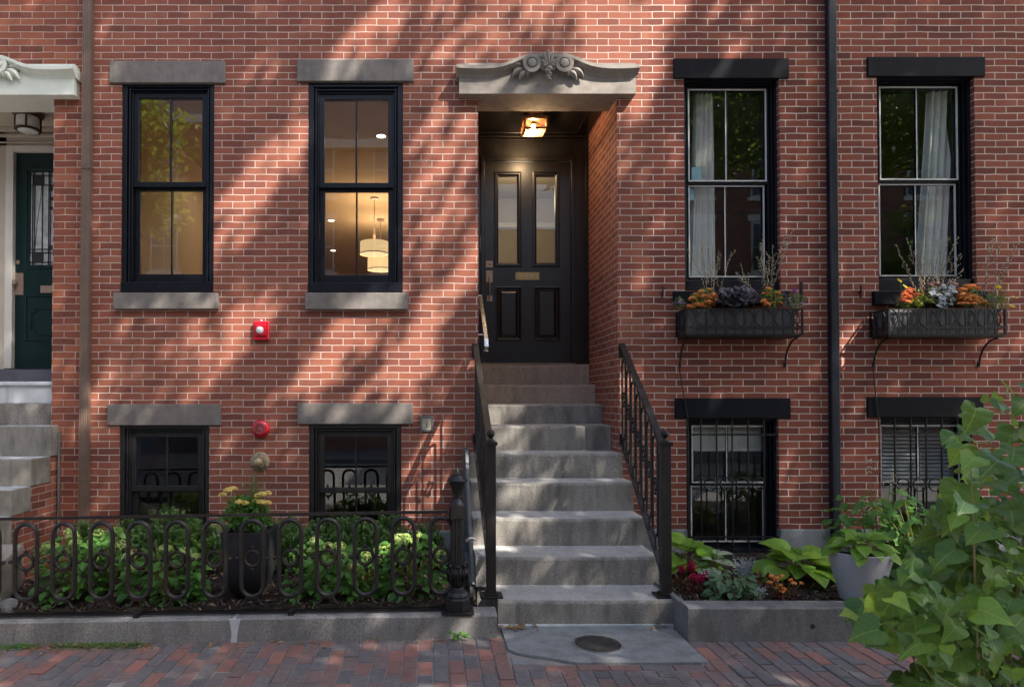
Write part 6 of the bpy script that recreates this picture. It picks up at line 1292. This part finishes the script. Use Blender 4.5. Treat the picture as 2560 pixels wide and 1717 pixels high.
# far row houses
M['brickF']=brick('brick_far',[(0,(.15,.05,.035)),(.5,(.26,.10,.06)),(1,(.36,.16,.09))],(.42,.34,.28)); M['farglass']=plain('far_window_glass',(.05,.07,.09),(.03,.04,.05),rough=.08)
M['roofslate']=plain('far_roof_slate',(.16,.165,.18),(.12,.125,.14),rough=.7)
for i in range(6):
    x0=-24+i*8; hh=(11.2,11.8,10.9,6.4,11.5,10.8)[i]; hs=thing('far_row_house','brick row house across the street, '+('leftmost of the row','second from the left end','just left of the middle','just right of the middle','second from the right end','rightmost of the row')[i],'house',(x0+4,-17,-.06),'row houses across the street')
    b_=MB(); b_.box(x0+.01,x0+7.99,-25,-17,-.3,hh); b_.build('wall',M['brickF'],hs); b_=MB(); b_.prism([(-17.0,hh),(-17.8,hh+2.2),(-25,hh+2.2),(-25,hh)],x0+.02,x0+7.98,'x'); b_.build('roof',M['roofslate'],hs); b_=MB(); b_.box(x0,x0+8,-17,-16.75,hh-.25,hh+.05); b_.build('cornice',M['white'],hs)
    for r_ in range(4 if hh>7 else 2):
        for c_ in range(3):
            wx=x0+1.6+c_*2.4; wz=.9+r_*2.7; q=MB(); q.box(wx-.5,wx+.5,-16.99,-16.93,wz,wz+1.8); q.box(wx-.62,wx+.62,-16.99,-16.88,wz-.16,wz-.02); q.box(wx-.62,wx+.62,-16.99,-16.90,wz+1.82,wz+2.04); wn=q.build('window',M['white'],hs); q=MB()
            for a in (0,1):
                for e_ in (0,1): q.box(wx-.44+a*.46,wx-.02+a*.46,-16.93,-16.92,wz+.06+e_*.87,wz+.86+e_*.87)
            q.build('pane',M['farglass'],wn)
# parked car at the near kerb, left of the photographer
M['carp']=plain('dark_blue_car_paint',(.05,.075,.12),(.06,.085,.13),rough=.2,coat=1,rvar=.03); M['tyre']=plain('tyre_rubber',(.012,.012,.012),rough=.9)
def car(label,x0,yc):
    t=thing('parked_car',label,'car',(x0+2.2,yc,-.2)); g=-.2
    prof=[(0,.42),(.02,.72),(.12,.84),(.75,.92),(1.25,1.34),(1.75,1.46),(2.7,1.46),(3.35,1.20),(3.75,1.0),(4.3,.86),(4.42,.70),(4.44,.40),(4.2,.25),(.25,.25)]
    s=MB(); n=len(prof); ws=[(-.86,.05),(-.90,.0),(-.90,.0),(.90,0),(.90,0),(.86,.05)]; vs=[]
    cols=[-.84,-.89,-.70,0,.70,.89,.84]; 
    def wid(z): return .90-max(0,(z-.85))*.36
    rows=[-1,-.96,-.5,0,.5,.96,1]
    for u in rows:
        for (x,z) in prof: w=wid(z); e=.03 if abs(u)==1 else 0; vs.append((x0+x+(e if x<2 else -e),yc+u*w,g+z-e*.6))
    fs=[(r*n+i,(r+1)*n+i,(r+1)*n+(i+1)%n,r*n+(i+1)%n) for r in range(len(rows)-1) for i in range(n)]; fs+=[tuple(range(n)),tuple(range((len(rows)-1)*n,len(rows)*n))[::-1]]; s.add(vs,fs); s.build('body',M['carp'],t,smooth=40)
    for sg in (-1,1):
        for (pts) in ([(.98,.96),(1.34,1.30),(1.74,1.40),(2.16,1.40),(2.16,.96)],[(2.22,.96),(2.22,1.40),(2.66,1.40),(3.22,1.18),(3.5,.98)]):
            q=MB(); yy=[yc+sg*(wid(z)+.004) for x,z in pts]; q.add([(x0+x,y,g+z) for (x,z),y in zip(pts,yy)],[tuple(range(len(pts)))]); q.build('side_window',M['farglass'],t)
        for wx in (.82,3.5):
            q=MB(); q.lathe([(.0,0),(.29,0),(.33,.03),(.33,.2),(.29,.22),(0,.22)],(x0+wx,yc+sg*.78+.11,g+.33),28,'y'); w=q.build('wheel',M['tyre'],t,smooth=40); q=MB(); yb_=yc+sg*.905
            q.lathe([(.0,.012),(.06,.012),(.2,-.0),(.22,.012),(.22,-.012),(0,-.012)],(x0+wx,yb_,g+.33),20,'y'); q.build('rim',M['steel'],w,smooth=40)
    for sg in (-1,1):
        q=MB(); q.ball((x0+4.36,yc+sg*.62,g+.68),.11,10,(.6,1.3,.6)); q.build('headlight',M['lens'],t,smooth=180); q=MB(); q.ball((x0+.04,yc+sg*.68,g+.72),.1,10,(.5,1.2,.7)); q.build('tail_light',M['red'],t,smooth=180)
car('dark blue car parked at the near kerb opposite the basement windows',-7.2,-5.5)
# ================================================================ world, sun, camera, render
SUN=V((.72,-.70,1.0)).normalized()
el=math.asin(SUN.z); az=math.atan2(SUN.x,SUN.y)
W=bpy.data.worlds.new('World'); S.world=W; W.use_nodes=True; nt=W.node_tree
sky=nt.nodes.new('ShaderNodeTexSky'); sky.sky_type='NISHITA'; sky.sun_disc=False; sky.sun_elevation=el; sky.sun_rotation=az; sky.air_density=1.0; sky.dust_density=2.5; sky.ozone_density=1.0
L(nt,sky.outputs[0],nt.nodes['Background'].inputs[0]); nt.nodes['Background'].inputs[1].default_value=SKYS
sl=bpy.data.lights.new('sun','SUN'); sl.energy=SUNS; sl.angle=math.radians(.53); sl.color=(1,.94,.84)
so=bpy.data.objects.new('sun',sl); COL.objects.link(so); so.rotation_euler=(-SUN).to_track_quat('-Z','Y').to_euler(); so.location=(8,-9,14)
cam=bpy.data.cameras.new('camera'); co=bpy.data.objects.new('camera',cam); COL.objects.link(co); S.camera=co
co.location=(0,CAMY,CAMZ); co.rotation_euler=(PI/2+TH,0,0)
cam.sensor_fit='HORIZONTAL'; cam.sensor_width=36; cam.lens=F/2560*36; cam.shift_x=(1280-1080)/2560; cam.shift_y=(974.5-858.5)/2560
cam.clip_start=.05; cam.clip_end=2000
S.view_settings.view_transform='Standard'; S.view_settings.look='None'; S.view_settings.exposure=EXPO; S.view_settings.gamma=1
S.cycles.use_denoising=True
try: S.cycles.denoiser='OPENIMAGEDENOISE'
except Exception: pass
S.cycles.max_bounces=10; S.cycles.transparent_max_bounces=16; S.cycles.caustics_reflective=False; S.cycles.caustics_refractive=False; S.cycles.sample_clamp_indirect=6
